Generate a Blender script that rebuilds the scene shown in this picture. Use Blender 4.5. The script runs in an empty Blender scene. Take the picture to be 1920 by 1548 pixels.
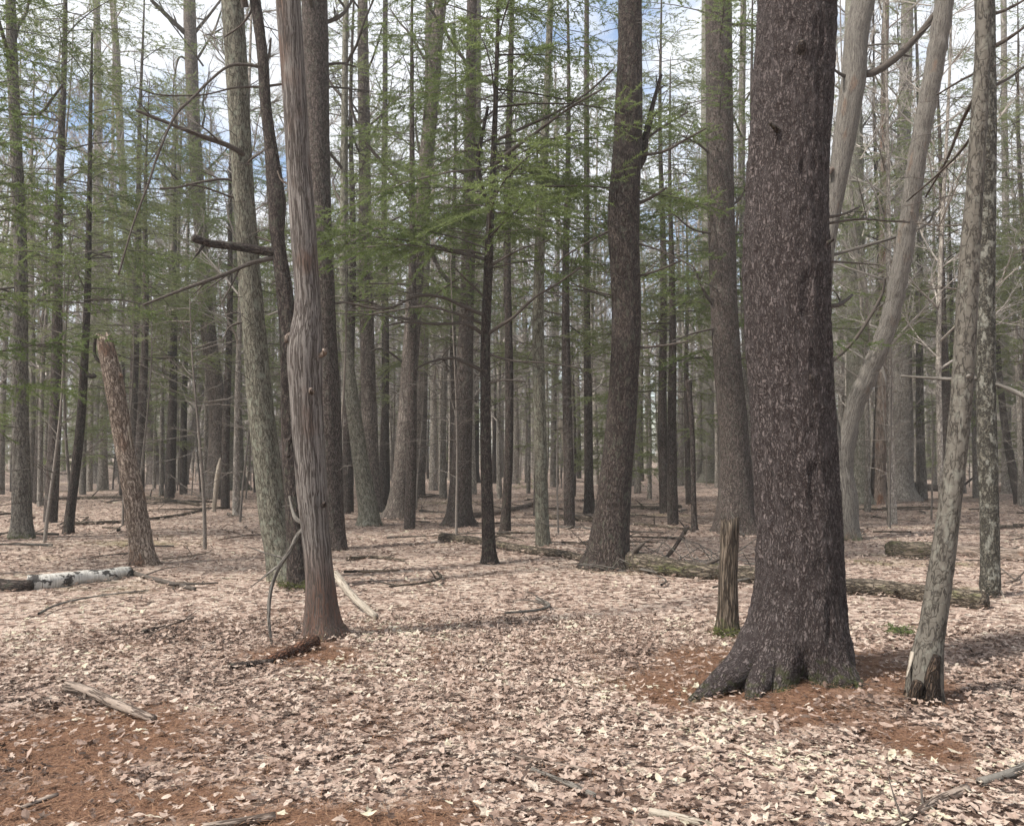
import bpy, math, random
import numpy as np

# ------------------------------------------------------------------ camera, world, sun, exposure
SC = bpy.context.scene
COL = SC.collection
F = 1600.0                       # focal length in pixels of the 1920x1548 photograph
HOR = 850.0                      # horizon line in the photograph
PITCH = math.atan((HOR - 774.0) / F)
CAM_H = 1.6
HAZE = True

def terr(x, y):
    x = np.asarray(x, float); y = np.asarray(y, float)
    h = 0.045*np.sin(.55*x+1.0)*np.sin(.47*y+.5) + 0.10*np.sin(.13*x+.4)*np.sin(.11*y+2.0)
    h = h + 0.10*np.exp(-((x-2.05)**2+(y-6.3)**2)/1.1) + 0.05*np.exp(-((x+1.65)**2+(y-7.5)**2)/.5)
    far = np.clip((np.hypot(x, y)-30)/60, 0, 1)
    return h + far*0.35*np.sin(.06*x+.03*y+1.2)

CAM_Z = CAM_H + float(terr(0, 0))
cam_d = bpy.data.cameras.new('camera'); cam = bpy.data.objects.new('camera', cam_d); COL.objects.link(cam)
cam.location = (0, 0, CAM_Z); cam.rotation_euler = (math.pi/2 + PITCH, 0, 0)
cam_d.sensor_width = 36; cam_d.lens = 36*F/1920; cam_d.clip_end = 2000; cam_d.clip_start = .05
SC.camera = cam
SC.view_settings.view_transform = 'Standard'; SC.view_settings.look = 'None'
SC.view_settings.exposure = 0.94; SC.view_settings.gamma = 1.0

SC.cycles.max_bounces = 5; SC.cycles.diffuse_bounces = 3; SC.cycles.glossy_bounces = 1; SC.cycles.transmission_bounces = 2; SC.cycles.volume_bounces = 0
SC.cycles.use_adaptive_sampling = True; SC.cycles.adaptive_threshold = .03
SC.cycles.caustics_reflective = False; SC.cycles.caustics_refractive = False
SUN_EL, SUN_AZ = math.radians(50), math.radians(-118)     # azimuth from +Y towards +X
w = bpy.data.worlds.new('World'); SC.world = w; w.use_nodes = True
nt = w.node_tree; nt.nodes.clear()
def wn(t, **k):
    n = nt.nodes.new(t)
    for a, b in k.items(): setattr(n, a, b)
    return n
sky = wn('ShaderNodeTexSky', sky_type='NISHITA', sun_disc=False, sun_elevation=SUN_EL, sun_rotation=SUN_AZ)
tc = wn('ShaderNodeTexCoord'); mp = wn('ShaderNodeMapping'); mp.inputs['Scale'].default_value = (1, 1, 1.9); mp.inputs['Location'].default_value = (3.1, .4, .2)
nz = wn('ShaderNodeTexNoise'); nz.inputs['Scale'].default_value = 3.2; nz.inputs['Detail'].default_value = 7; nz.inputs['Roughness'].default_value = .58
rp = wn('ShaderNodeValToRGB'); rp.color_ramp.elements[0].position = .34; rp.color_ramp.elements[1].position = .47
mx = wn('ShaderNodeMix', data_type='RGBA'); mx.inputs[7].default_value = (4.5, 4.65, 4.9, 1)
bg = wn('ShaderNodeBackground'); bg.inputs['Strength'].default_value = .13
out = wn('ShaderNodeOutputWorld')
L = nt.links.new
L(tc.outputs['Generated'], mp.inputs['Vector']); L(mp.outputs[0], nz.inputs['Vector']); L(nz.outputs['Fac'], rp.inputs[0])
L(rp.outputs[0], mx.inputs[0]); L(sky.outputs[0], mx.inputs[6]); L(mx.outputs[2], bg.inputs[0]); L(bg.outputs[0], out.inputs[0])

sl = bpy.data.lights.new('sun', 'SUN'); sl.energy = 4.2; sl.angle = math.radians(5); sl.color = (1, .955, .88)
sun = bpy.data.objects.new('sun', sl); COL.objects.link(sun)
from mathutils import Vector, Matrix
sdir = Vector((math.sin(SUN_AZ)*math.cos(SUN_EL), math.cos(SUN_AZ)*math.cos(SUN_EL), math.sin(SUN_EL)))
sun.rotation_euler = sdir.to_track_quat('Z', 'Y').to_euler(); sun.location = (0, 0, 30)

# ------------------------------------------------------------------ numeric helpers
CP, SP = math.cos(PITCH), math.sin(PITCH)
def ray(px, py):
    u = (px-960)/F; v = (774-py)/F
    return np.array([u, CP - v*SP, SP + v*CP])
def P(px, py, Y):
    d = ray(px, py); return np.array([0, 0, CAM_Z]) + d*(Y/d[1])
def G(px, py):
    d = ray(px, py); t = 5.0
    for _ in range(40):
        p = np.array([0, 0, CAM_Z]) + d*t
        z = float(terr(p[0], p[1]))
        if d[2] > -1e-4: break
        t = t + .8*((z-CAM_Z)/d[2]-t)
    p = np.array([0, 0, CAM_Z]) + d*t
    p[2] = float(terr(p[0], p[1])); return p
def GZ(x, y): return float(terr(x, y))

def _h(ix, iy, iz, s):
    n = (ix.astype(np.int64)*374761393 + iy.astype(np.int64)*668265263 + iz.astype(np.int64)*1274126177 + s*144665) & 0xffffffff
    n = ((n ^ (n >> 13))*1274126177) & 0xffffffff
    n = (n ^ (n >> 16)) & 0xffffff
    return n/float(0xffffff)
def vnoise(p, s=0):
    i = np.floor(p).astype(np.int64); f = p-i; f = f*f*(3-2*f); r = 0
    for a in (0, 1):
        for b in (0, 1):
            for c in (0, 1):
                wgt = (f[..., 0] if a else 1-f[..., 0])*(f[..., 1] if b else 1-f[..., 1])*(f[..., 2] if c else 1-f[..., 2])
                r = r + wgt*_h(i[..., 0]+a, i[..., 1]+b, i[..., 2]+c, s)
    return r
def fbm(p, s=0, o=3):
    r = 0; a = .5
    for k in range(o):
        r = r + a*vnoise(p*(2.03**k), s+k*7); a *= .5
    return r/(1-.5**o)
def nrm(v):
    return v/np.maximum(np.linalg.norm(v, axis=-1, keepdims=True), 1e-9)
def smooth(path, vals, step):
    """Catmull-Rom resample of a polyline (and of values carried along it)."""
    p = np.asarray(path, float); v = np.asarray(vals, float)
    q = np.concatenate([p, v.reshape(len(p), -1)], 1)
    q = np.vstack([2*q[0]-q[1], q, 2*q[-1]-q[-2]]); o = []
    for i in range(1, len(q)-2):
        n = max(1, int(math.ceil(np.linalg.norm(q[i+1][:3]-q[i][:3])/step)))
        t = (np.arange(n)/n)[:, None]
        a, b, c, d = q[i-1], q[i], q[i+1], q[i+2]
        o.append(.5*((2*b)+(-a+c)*t+(2*a-5*b+4*c-d)*t*t+(-a+3*b-3*c+d)*t**3))
    o.append(q[-2][None]); o = np.vstack(o)
    return o[:, :3], o[:, 3:]

class MB:
    """collects geometry for ONE mesh object"""
    def __init__(s): s.v = []; s.bc = []; s.ms = []; s.f = []; s.n = 0; s.mi = []
    def add(s, v, quads, bc, ms, mi=0):
        s.v.append(v); s.bc.append(bc); s.ms.append(ms); s.f.append(np.asarray(quads, np.int64)+s.n); s.mi.append(np.full(len(quads), mi)); s.n += len(v)
    def tube(s, path, rad, sides=8, disp=None, moss=0.0, ground=None, mi=0, cap=True, off=None):
        p = np.asarray(path, float); r = np.asarray(rad, float).ravel(); n = len(p)
        t = np.gradient(p, axis=0) if n > 2 else np.repeat((p[1]-p[0])[None], 2, 0)
        t = nrm(t)
        up = np.array([0, 1., 0]) if abs(t[0][2]) > .6 else np.array([0, 0, 1.])
        a = nrm(np.cross(t[0], up)); A = np.zeros((n, 3)); 
        for i in range(n):
            a = a - t[i]*np.dot(a, t[i]); a = a/max(np.linalg.norm(a), 1e-9); A[i] = a
        B = np.cross(t, A)
        th = np.arange(sides)*2*math.pi/sides
        c, sn = np.cos(th), np.sin(th)
        D = A[:, None]*c[None, :, None] + B[:, None]*sn[None, :, None]
        ln = np.concatenate([[0], np.cumsum(np.linalg.norm(np.diff(p, axis=0), axis=1))])
        if off is None: off = (abs(p[0][0])*3.7+abs(p[0][1])*1.3) % 50
        bc = np.stack([r[:, None]*c, r[:, None]*sn, np.repeat(ln[:, None], sides, 1)+off], -1)
        R = np.repeat(r[:, None], sides, 1)
        if disp is not None: R = disp(R, th[None, :], ln[:, None], bc, p)
        V = p[:, None]+D*R[..., None]
        m = np.zeros(V.shape[:2])
        if moss > 0:
            g = ground if ground is not None else p[0][2]
            m = np.clip(1-(V[..., 2]-g)/.30, 0, 1)**1.5*moss
        i = np.arange(n-1)[:, None]*sides; j = np.arange(sides)[None]; k = (j+1) % sides
        q = np.stack([i+j, i+k, i+sides+k, i+sides+j], -1).reshape(-1, 4)
        V = V.reshape(-1, 3); bc = bc.reshape(-1, 3); m = m.reshape(-1)
        if cap:
            V = np.vstack([V, p[-1]+t[-1]*r[-1]*.25]); bc = np.vstack([bc, [0, 0, ln[-1]+off]]); m = np.append(m, m[-1])
            b = (n-1)*sides; e = len(V)-1
            q = np.vstack([q, np.stack([b+j[0], b+k[0], np.full(sides, e), np.full(sides, e)], -1)])
        s.add(V, q, bc, m, mi)
    def build(s, name, mats, parent=None, smoothf=True):
        me = bpy.data.meshes.new(name)
        v = np.vstack(s.v); q = np.vstack(s.f); mi = np.concatenate(s.mi)
        fill_mesh(me, v, q, mi, smoothf)
        vec_attr(me, 'bc', np.vstack(s.bc)); flt_attr(me, 'moss', np.concatenate(s.ms))
        for m in (mats if isinstance(mats, (list, tuple)) else [mats]): me.materials.append(m)
        return mk(name, me, parent)

def fill_mesh(me, v, q, mi=None, smoothf=True):
    q = np.asarray(q, np.int64)
    if q.shape[1] == 4:
        tri = q[:, 2] == q[:, 3]; cnt = np.where(tri, 3, 4)
        keep = np.ones(q.shape, bool); keep[tri, 3] = False; idx = q[keep]
    else:
        cnt = np.full(len(q), 3); idx = q.ravel()
    me.vertices.add(len(v)); me.vertices.foreach_set('co', v.astype(np.float32).ravel())
    me.loops.add(len(idx)); me.loops.foreach_set('vertex_index', idx.astype(np.int32))
    me.polygons.add(len(cnt))
    st = np.concatenate([[0], np.cumsum(cnt)[:-1]])
    me.polygons.foreach_set('loop_start', st.astype(np.int32)); me.polygons.foreach_set('loop_total', cnt.astype(np.int32))
    if mi is not None: me.polygons.foreach_set('material_index', mi.astype(np.int32))
    me.polygons.foreach_set('use_smooth', np.full(len(cnt), smoothf))
    me.update(calc_edges=True)
def vec_attr(me, n, a):
    at = me.attributes.new(n, 'FLOAT_VECTOR', 'POINT'); at.data.foreach_set('vector', np.asarray(a, np.float32).ravel())
def flt_attr(me, n, a):
    at = me.attributes.new(n, 'FLOAT', 'POINT'); at.data.foreach_set('value', np.asarray(a, np.float32).ravel())
def mk(name, me, parent=None, loc=None):
    o = bpy.data.objects.new(name, me); COL.objects.link(o)
    if parent is not None: o.parent = parent
    if loc is not None: o.location = loc
    return o
def thing(name, label, cat, loc, group=None):
    o = bpy.data.objects.new(name, None); COL.objects.link(o); o.location = loc; o.empty_display_size = .1
    return tag(o, label, cat, group)
def tag(o, label, cat, group=None, kind=None):
    if label: o['label'] = label
    if cat: o['category'] = cat
    if group: o['group'] = group
    if kind: o['kind'] = kind
    return o

# ------------------------------------------------------------------ materials
def newmat(name):
    m = bpy.data.materials.new(name); m.use_nodes = True; t = m.node_tree; t.nodes.clear()
    return m, t, t.nodes.new, t.links.new
def ramp(t, els, inter='LINEAR'):
    r = t.nodes.new('ShaderNodeValToRGB'); c = r.color_ramp; c.interpolation = inter
    while len(c.elements) > len(els): c.elements.remove(c.elements[-1])
    while len(c.elements) < len(els): c.elements.new(1)
    for e, (p, col) in zip(c.elements, els): e.position = p; e.color = (*col, 1) if len(col) == 3 else col
    return r
def mixc(t, fac, a, b, mode='MIX'):
    n = t.nodes.new('ShaderNodeMix'); n.data_type = 'RGBA'; n.blend_type = mode
    for s, v in ((0, fac), (6, a), (7, b)):
        if hasattr(v, 'is_linked') or isinstance(v, bpy.types.NodeSocket): t.links.new(v, n.inputs[s])
        else: n.inputs[s].default_value = v if s == 0 else (*v, 1)
    return n.outputs[2]
def mth(t, op, a, b=0.0, clamp=False):
    n = t.nodes.new('ShaderNodeMath'); n.operation = op; n.use_clamp = clamp
    for s, v in ((0, a), (1, b)):
        if isinstance(v, bpy.types.NodeSocket): t.links.new(v, n.inputs[s])
        else: n.inputs[s].default_value = v
    return n.outputs[0]
def noise(t, vec, scale, detail=4, rough=.55):
    n = t.nodes.new('ShaderNodeTexNoise'); n.inputs['Scale'].default_value = scale; n.inputs['Detail'].default_value = detail; n.inputs['Roughness'].default_value = rough
    if vec is not None: t.links.new(vec, n.inputs['Vector'])
    return n.outputs['Fac']
def mapping(t, vec, sc, loc=(0, 0, 0)):
    n = t.nodes.new('ShaderNodeMapping'); n.inputs['Scale'].default_value = sc; n.inputs['Location'].default_value = loc
    t.links.new(vec, n.inputs['Vector']); return n.outputs[0]

def bark(name, plate, plate2, crack, kx=22, kz=6, crack_w=.16, lichen=None, lichen_amt=.6, bump=.6, patch=None, patch_thr=.56, vary=.0, dist=.01, rough=.92, cross=.012, foot=None, hi=.45):
    m, t, N, K = newmat(name)
    at = N('ShaderNodeAttribute'); at.attribute_name = 'bc'; V = at.outputs['Vector']
    oi = N('ShaderNodeObjectInfo')
    wob = N('ShaderNodeTexNoise'); wob.inputs['Scale'].default_value = 9; wob.inputs['Detail'].default_value = 2; K(V, wob.inputs['Vector'])
    va = N('ShaderNodeVectorMath'); va.operation = 'MULTIPLY_ADD'; K(wob.outputs['Color'], va.inputs[0]); va.inputs[1].default_value = (dist*3, dist*3, dist*8); K(V, va.inputs[2]); V2 = va.outputs[0]
    n1 = noise(t, mapping(t, V2, (kx, kx, kz)), 1.0, 3, .6)
    nb = noise(t, mapping(t, V2, (kx*.7, kx*.7, kz*2.4), (7, 3, 5)), 1.0, 2, .5)
    n3 = noise(t, mapping(t, V, (kx*2.4, kx*2.4, kx*1.2)), 1.0, 3, .7)
    n2 = noise(t, mapping(t, V2, (4, 4, 1.6)), 1.0, 3) if patch else None
    ra = mth(t, 'ABSOLUTE', mth(t, 'SUBTRACT', n1, .5)); rb = mth(t, 'ABSOLUTE', mth(t, 'SUBTRACT', nb, .5))
    edge = mth(t, 'MINIMUM', ra, mth(t, 'ADD', mth(t, 'MULTIPLY', rb, 1.3), cross))
    cr = N('ShaderNodeMapRange'); cr.interpolation_type = 'SMOOTHSTEP'; K(edge, cr.inputs[0]); cr.inputs[1].default_value = 0; cr.inputs[2].default_value = crack_w*.55
    col = mixc(t, ramp_fac(t, n3, .3, .7), plate, plate2)
    col = mixc(t, mth(t, 'MULTIPLY', ramp_fac(t, nb, .55, .72), hi), col, tuple(min(1, c*1.5) for c in plate2))
    if patch: col = mixc(t, ramp_fac(t, n2, patch_thr, patch_thr+.1), col, patch)
    col = mixc(t, cr.outputs[0], crack, col)
    if lichen:
        nl = noise(t, mapping(t, V, (1, 1, .55)), 17, 4, .6)
        col = mixc(t, mth(t, 'MULTIPLY', ramp_fac(t, nl, .54, .63), lichen_amt), col, lichen)
    if foot:
        to = N('ShaderNodeTexCoord'); sx = N('ShaderNodeSeparateXYZ'); K(to.outputs['Object'], sx.inputs[0]); nf = noise(t, mapping(t, V, (14, 14, 2)), 1.0, 3)
        hf = mth(t, 'ADD', ramp_fac(t, sx.outputs[2], 1.15, .3), mth(t, 'SUBTRACT', nf, .5)); col = mixc(t, mth(t, 'MULTIPLY', ramp_fac(t, hf, .3, .95), mth(t, 'MULTIPLY', cr.outputs[0], .9)), col, foot)
    ms = N('ShaderNodeAttribute'); ms.attribute_name = 'moss'
    nm = noise(t, V, 22, 4, .6)
    mf = mth(t, 'MULTIPLY', ramp_fac(t, mth(t, 'ADD', mth(t, 'MULTIPLY', ms.outputs['Fac'], .42), mth(t, 'SUBTRACT', nm, .5)), .2, .48), .85)
    col = mixc(t, mf, col, (.05, .06, .016))
    if vary:
        k = N('ShaderNodeMapRange'); K(oi.outputs['Random'], k.inputs[0]); k.inputs[3].default_value = 1-vary; k.inputs[4].default_value = 1+vary
        col = mixc(t, 1.0, col, k.outputs[0], 'MULTIPLY')
    hgt = mth(t, 'ADD', mth(t, 'MULTIPLY', cr.outputs[0], .7), mth(t, 'MULTIPLY', n1, .5))
    hgt = mth(t, 'ADD', hgt, mth(t, 'MULTIPLY', n3, .25))
    bp = N('ShaderNodeBump'); bp.inputs['Strength'].default_value = bump; bp.inputs['Distance'].default_value = .02; K(hgt, bp.inputs['Height'])
    b = N('ShaderNodeBsdfPrincipled'); b.inputs['Roughness'].default_value = rough; b.inputs['Specular IOR Level'].default_value = .2
    K(col, b.inputs['Base Color']); K(bp.outputs[0], b.inputs['Normal'])
    o = N('ShaderNodeOutputMaterial'); K(b.outputs[0], o.inputs[0]); return m
def ramp_fac(t, v, a, b):
    n = t.nodes.new('ShaderNodeMapRange'); n.inputs[1].default_value = a; n.inputs[2].default_value = b; n.clamp = True
    t.links.new(v, n.inputs[0]); return n.outputs[0]

M = {}
M['pine'] = bark('pine_bark', (.096, .077, .072), (.126, .104, .099), (.027, .019, .018), kx=54, kz=16, crack_w=.2, bump=1.0, lichen=(.12, .10, .098), lichen_amt=.3, hi=.2)
M['brown'] = bark('brown_bark', (0.0840, 0.0640, 0.0552), (0.1240, 0.1008, 0.0896), (0.0218, 0.0154, 0.0128), kx=30, kz=9, crack_w=.16, bump=.7, lichen=(.13, .14, .11), lichen_amt=.3)
M['dark'] = bark('dark_bark', (0.0546, 0.0406, 0.0351), (0.0842, 0.0663, 0.0577), (0.0137, 0.0094, 0.0075), kx=34, kz=9, crack_w=.16, bump=.7, lichen=(.10, .11, .08), lichen_amt=.3)
M['grey'] = bark('grey_bark', (0.1318, 0.1148, 0.0978), (0.1785, 0.1615, 0.1403), (0.0340, 0.0279, 0.0231), kx=26, kz=6, crack_w=.13, lichen=(.22, .215, .185), lichen_amt=.3, bump=.6, hi=.2)
M['olive'] = bark('olive_bark', (0.1188, 0.1091, 0.0836), (0.1672, 0.1549, 0.1232), (0.0352, 0.0310, 0.0225), kx=34, kz=5, crack_w=.12, lichen=(.20, .21, .165), lichen_amt=.6, bump=.5)
M['maple'] = bark('maple_bark', (0.0855, 0.0756, 0.0630), (0.1215, 0.1089, 0.0918), (0.0346, 0.0295, 0.0245), kx=20, kz=5, crack_w=.10, lichen=(.20, .195, .165), lichen_amt=.4, bump=.35, hi=.2)
M['midbrown'] = bark('mid_brown_bark', (.135, .110, .095), (.19, .160, .140), (.05, .039, .033), kx=20, kz=6, crack_w=.16, lichen=(.20, .19, .16), lichen_amt=.35, bump=.6)
M['midgrey'] = bark('mid_grey_bark', (.175, .156, .138), (.24, .218, .195), (.07, .059, .051), kx=18, kz=5, crack_w=.14, lichen=(.25, .245, .21), lichen_amt=.4, bump=.6)
M['midolive'] = bark('mid_olive_bark', (.160, .150, .118), (.215, .203, .165), (.065, .058, .044), kx=22, kz=5, crack_w=.13, lichen=(.23, .235, .19), lichen_amt=.5, bump=.5)
M['sapling'] = bark('sapling_bark', (.13, .112, .096), (.18, .158, .138), (.07, .058, .05), kx=40, kz=14, crack_w=.06, bump=.2, vary=.3)
M['mottled'] = bark('lichen_bark', (.075, .068, .054), (.12, .11, .09), (.025, .022, .018), kx=24, kz=9, crack_w=.2, lichen=(.25, .245, .21), lichen_amt=.6, bump=.6)
M['silver'] = bark('silver_deadwood', (.112, .100, .087), (.162, .147, .130), (.042, .035, .029), kx=52, kz=2.2, crack_w=.10, patch=(.15, .105, .078), patch_thr=.6, bump=.45, dist=.006, cross=.5)
M['dead'] = bark('weathered_deadwood', (.19, .145, .115), (.27, .22, .185), (.055, .038, .030), kx=46, kz=2.4, crack_w=.14, patch=(.17, .085, .05), patch_thr=.56, bump=.7, dist=.006, cross=.5)
M['deadfoot'] = bark('rotten_footed_deadwood', (.132, .115, .104), (.185, .166, .152), (.046, .036, .031), kx=42, kz=1.6, crack_w=.18, patch=(.120, .082, .065), patch_thr=.55, bump=.6, dist=.006, cross=.5, foot=(.088, .046, .032))
M['rot'] = bark('rotten_wood', (.25, .19, .15), (.37, .305, .25), (.075, .050, .037), kx=30, kz=5, crack_w=.16, patch=(.21, .125, .085), patch_thr=.55, bump=.9)
M['redrot'] = bark('red_rotten_wood', (.125, .058, .036), (.19, .098, .062), (.03, .016, .011), kx=34, kz=9, crack_w=.2, bump=1.0)
M['rotshade'] = bark('shaded_rotten_wood', (.045, .030, .022), (.10, .070, .050), (.012, .008, .006), kx=40, kz=4, crack_w=.2, bump=.9)  # rotten wood, with the shade inside the hollow foot put into its colour
M['stub'] = bark('stub_wood', (.090, .068, .050), (.145, .115, .088), (.025, .018, .013), kx=40, kz=2.4, crack_w=.2, bump=.9, dist=.006, cross=.5)
M['pale'] = bark('pale_split_wood', (.24, .205, .165), (.33, .29, .24), (.11, .085, .062), kx=50, kz=2, crack_w=.08, bump=.4, dist=.005, cross=.5)
M['log'] = bark('log_bark', (0.1035, 0.0810, 0.0594), (0.1665, 0.1368, 0.1062), (0.0216, 0.0158, 0.0115), kx=24, kz=4, crack_w=.16, patch=(.10, .10, .045), patch_thr=.55, bump=.8)
M['twig'] = bark('twig_bark', (.062, .050, .042), (.095, .080, .068), (.03, .023, .02), kx=60, kz=20, crack_w=.06, bump=.2)
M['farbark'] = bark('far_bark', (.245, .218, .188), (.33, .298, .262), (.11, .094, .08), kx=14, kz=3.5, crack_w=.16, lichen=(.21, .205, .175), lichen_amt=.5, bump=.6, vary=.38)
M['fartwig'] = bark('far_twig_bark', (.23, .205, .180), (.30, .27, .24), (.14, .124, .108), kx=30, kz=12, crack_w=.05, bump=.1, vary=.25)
def birch():
    m, t, N, K = newmat('birch_bark')
    at = N('ShaderNodeAttribute'); at.attribute_name = 'bc'; V = at.outputs['Vector']
    n1 = noise(t, mapping(t, V, (5, 5, 60)), 1, 3); n2 = noise(t, mapping(t, V, (9, 9, 6)), 1.0, 4, .6); n3 = noise(t, V, 20, 3)
    col = mixc(t, ramp_fac(t, n1, .35, .65), (.33, .31, .275), (.58, .555, .51))
    col = mixc(t, ramp_fac(t, n1, .64, .68), col, (.10, .085, .07))
    col = mixc(t, ramp_fac(t, n2, .52, .56), col, (.030, .025, .022))
    b = N('ShaderNodeBsdfPrincipled'); b.inputs['Roughness'].default_value = .7; K(col, b.inputs['Base Color'])
    bp = N('ShaderNodeBump'); bp.inputs['Strength'].default_value = .4; bp.inputs['Distance'].default_value = .01; K(n3, bp.inputs['Height']); K(bp.outputs[0], b.inputs['Normal'])
    o = N('ShaderNodeOutputMaterial'); K(b.outputs[0], o.inputs[0]); return m
M['birch'] = birch()
def leafmat(name, els, trans=.25, attr='rnd', rough=.75, objrand=True, spec=.25):
    m, t, N, K = newmat(name)
    at = N('ShaderNodeAttribute'); at.attribute_name = attr; oi = N('ShaderNodeObjectInfo')
    f = mth(t, 'ADD', at.outputs['Fac'], mth(t, 'MULTIPLY', mth(t, 'LESS_THAN', at.outputs['Fac'], .0005), oi.outputs['Random'])) if objrand else at.outputs['Fac']
    r = ramp(t, els); K(f, r.inputs[0])
    geo = N('ShaderNodeNewGeometry'); n = noise(t, geo.outputs['Position'], 38, 3)
    col = mixc(t, ramp_fac(t, n, .3, .75), r.outputs[0], mixc(t, 1.0, r.outputs[0], (.62, .60, .58), 'MULTIPLY'))
    b = N('ShaderNodeBsdfPrincipled'); b.inputs['Roughness'].default_value = rough; b.inputs['Specular IOR Level'].default_value = spec; K(col, b.inputs['Base Color'])
    tr = N('ShaderNodeBsdfTranslucent'); K(col, tr.inputs[0])
    mxs = N('ShaderNodeMixShader'); mxs.inputs[0].default_value = trans; K(b.outputs[0], mxs.inputs[1]); K(tr.outputs[0], mxs.inputs[2])
    o = N('ShaderNodeOutputMaterial'); K(mxs.outputs[0], o.inputs[0]); return m
M['leaf'] = leafmat('dead_leaf', [(0, (.060, .040, .031)), (.13, (.125, .083, .065)), (.28, (.26, .182, .146)), (.5, (.40, .298, .245)), (.74, (.49, .388, .325)), (.92, (.57, .475, .40)), (1, (.57, .525, .40))], .2)
M['needle_litter'] = leafmat('fallen_needle', [(0, (.11, .055, .033)), (.5, (.22, .118, .068)), (1, (.33, .205, .13))], .1)
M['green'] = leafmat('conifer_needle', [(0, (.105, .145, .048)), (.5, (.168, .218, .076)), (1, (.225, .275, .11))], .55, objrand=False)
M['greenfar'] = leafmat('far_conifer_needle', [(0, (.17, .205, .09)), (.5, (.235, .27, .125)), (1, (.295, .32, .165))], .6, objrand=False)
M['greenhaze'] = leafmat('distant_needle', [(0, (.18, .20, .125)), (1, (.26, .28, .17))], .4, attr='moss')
M['moss'] = leafmat('moss_green', [(0, (.06, .072, .018)), (1, (.14, .145, .045))], .2, objrand=False)

# ------------------------------------------------------------------ ground
GROUND_SPOTS = [  # needle-covered patches: pixel centre, half-width px, half-depth px
    (1490, 1300, 215, 62), (1265, 1295, 95, 45), (1730, 1390, 90, 40), (120, 1400, 300, 75), (30, 1510, 210, 75),
    (620, 1535, 270, 42), (330, 1500, 120, 30), (1700, 1275, 90, 55), (1330, 1240, 90, 35), (570, 1225, 110, 28)]
SPOTS = []
for cx, cy, rx, ry in GROUND_SPOTS:
    a = G(cx, cy); b = G(cx, cy-ry); c = G(cx, min(cy+ry, 2600))
    SPOTS.append((a[0], (b[1]+c[1])/2, rx*a[1]/F, max(.12, (b[1]-c[1])/2)))
def needle_mask(x, y):
    m = np.zeros(np.shape(x))
    for cx, cy, rx, ry in SPOTS:
        m = np.maximum(m, 1.25-np.sqrt(((x-cx)/rx)**2+((y-cy)/ry)**2))
    p = np.stack([x, y, np.zeros(np.shape(x))], -1)
    m = m + (fbm(p*3.1, 5)-.5)*1.0
    return np.clip(m*1.9, 0, 1)

def ground_mat():
    m, t, N, K = newmat('forest_floor')
    geo = N('ShaderNodeNewGeometry'); Pn = geo.outputs['Position']
    vo = N('ShaderNodeTexVoronoi'); vo.inputs['Scale'].default_value = 13; vo.inputs['Randomness'].default_value = 1
    wob = N('ShaderNodeTexNoise'); wob.inputs['Scale'].default_value = 16; K(Pn, wob.inputs['Vector'])
    va = N('ShaderNodeVectorMath'); va.operation = 'MULTIPLY_ADD'; K(wob.outputs['Color'], va.inputs[0]); va.inputs[1].default_value = (.07, .07, .07); K(Pn, va.inputs[2]); K(va.outputs[0], vo.inputs['Vector'])
    sp = N('ShaderNodeSeparateColor'); K(vo.outputs['Color'], sp.inputs[0])
    r = ramp(t, [(0, (.07, .046, .036)), (.2, (.20, .138, .110)), (.5, (.40, .302, .250)), (.8, (.50, .400, .338)), (1, (.60, .51, .43))]); K(sp.outputs[0], r.inputs[0])
    n1 = noise(t, Pn, .7, 4); n2 = noise(t, Pn, 45, 4, .7); n4 = noise(t, Pn, .23, 5, .6)
    col = mixc(t, ramp_fac(t, n2, .35, .75), r.outputs[0], mixc(t, 1.0, r.outputs[0], (.45, .40, .36), 'MULTIPLY'))
    col = mixc(t, mth(t, 'MULTIPLY', ramp_fac(t, n4, .58, .68), .45), col, (.15, .15, .045))      # mossy drifts farther back
    at = N('ShaderNodeAttribute'); at.attribute_name = 'needle'
    rust = mixc(t, ramp_fac(t, n2, .3, .7), (.095, .050, .033), (.205, .115, .073))
    col = mixc(t, at.outputs['Fac'], col, rust)
    b = N('ShaderNodeBsdfPrincipled'); b.inputs['Roughness'].default_value = .95; b.inputs['Specular IOR Level'].default_value = .15; K(col, b.inputs['Base Color'])
    bp = N('ShaderNodeBump'); bp.inputs['Strength'].default_value = .8; bp.inputs['Distance'].default_value = .03
    K(mth(t, 'ADD', vo.outputs['Distance'], n2), bp.inputs['Height']); K(bp.outputs[0], b.inputs['Normal'])
    o = N('ShaderNodeOutputMaterial'); K(b.outputs[0], o.inputs[0]); return m
M['ground'] = ground_mat()
rng = np.random.default_rng(7)
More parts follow.
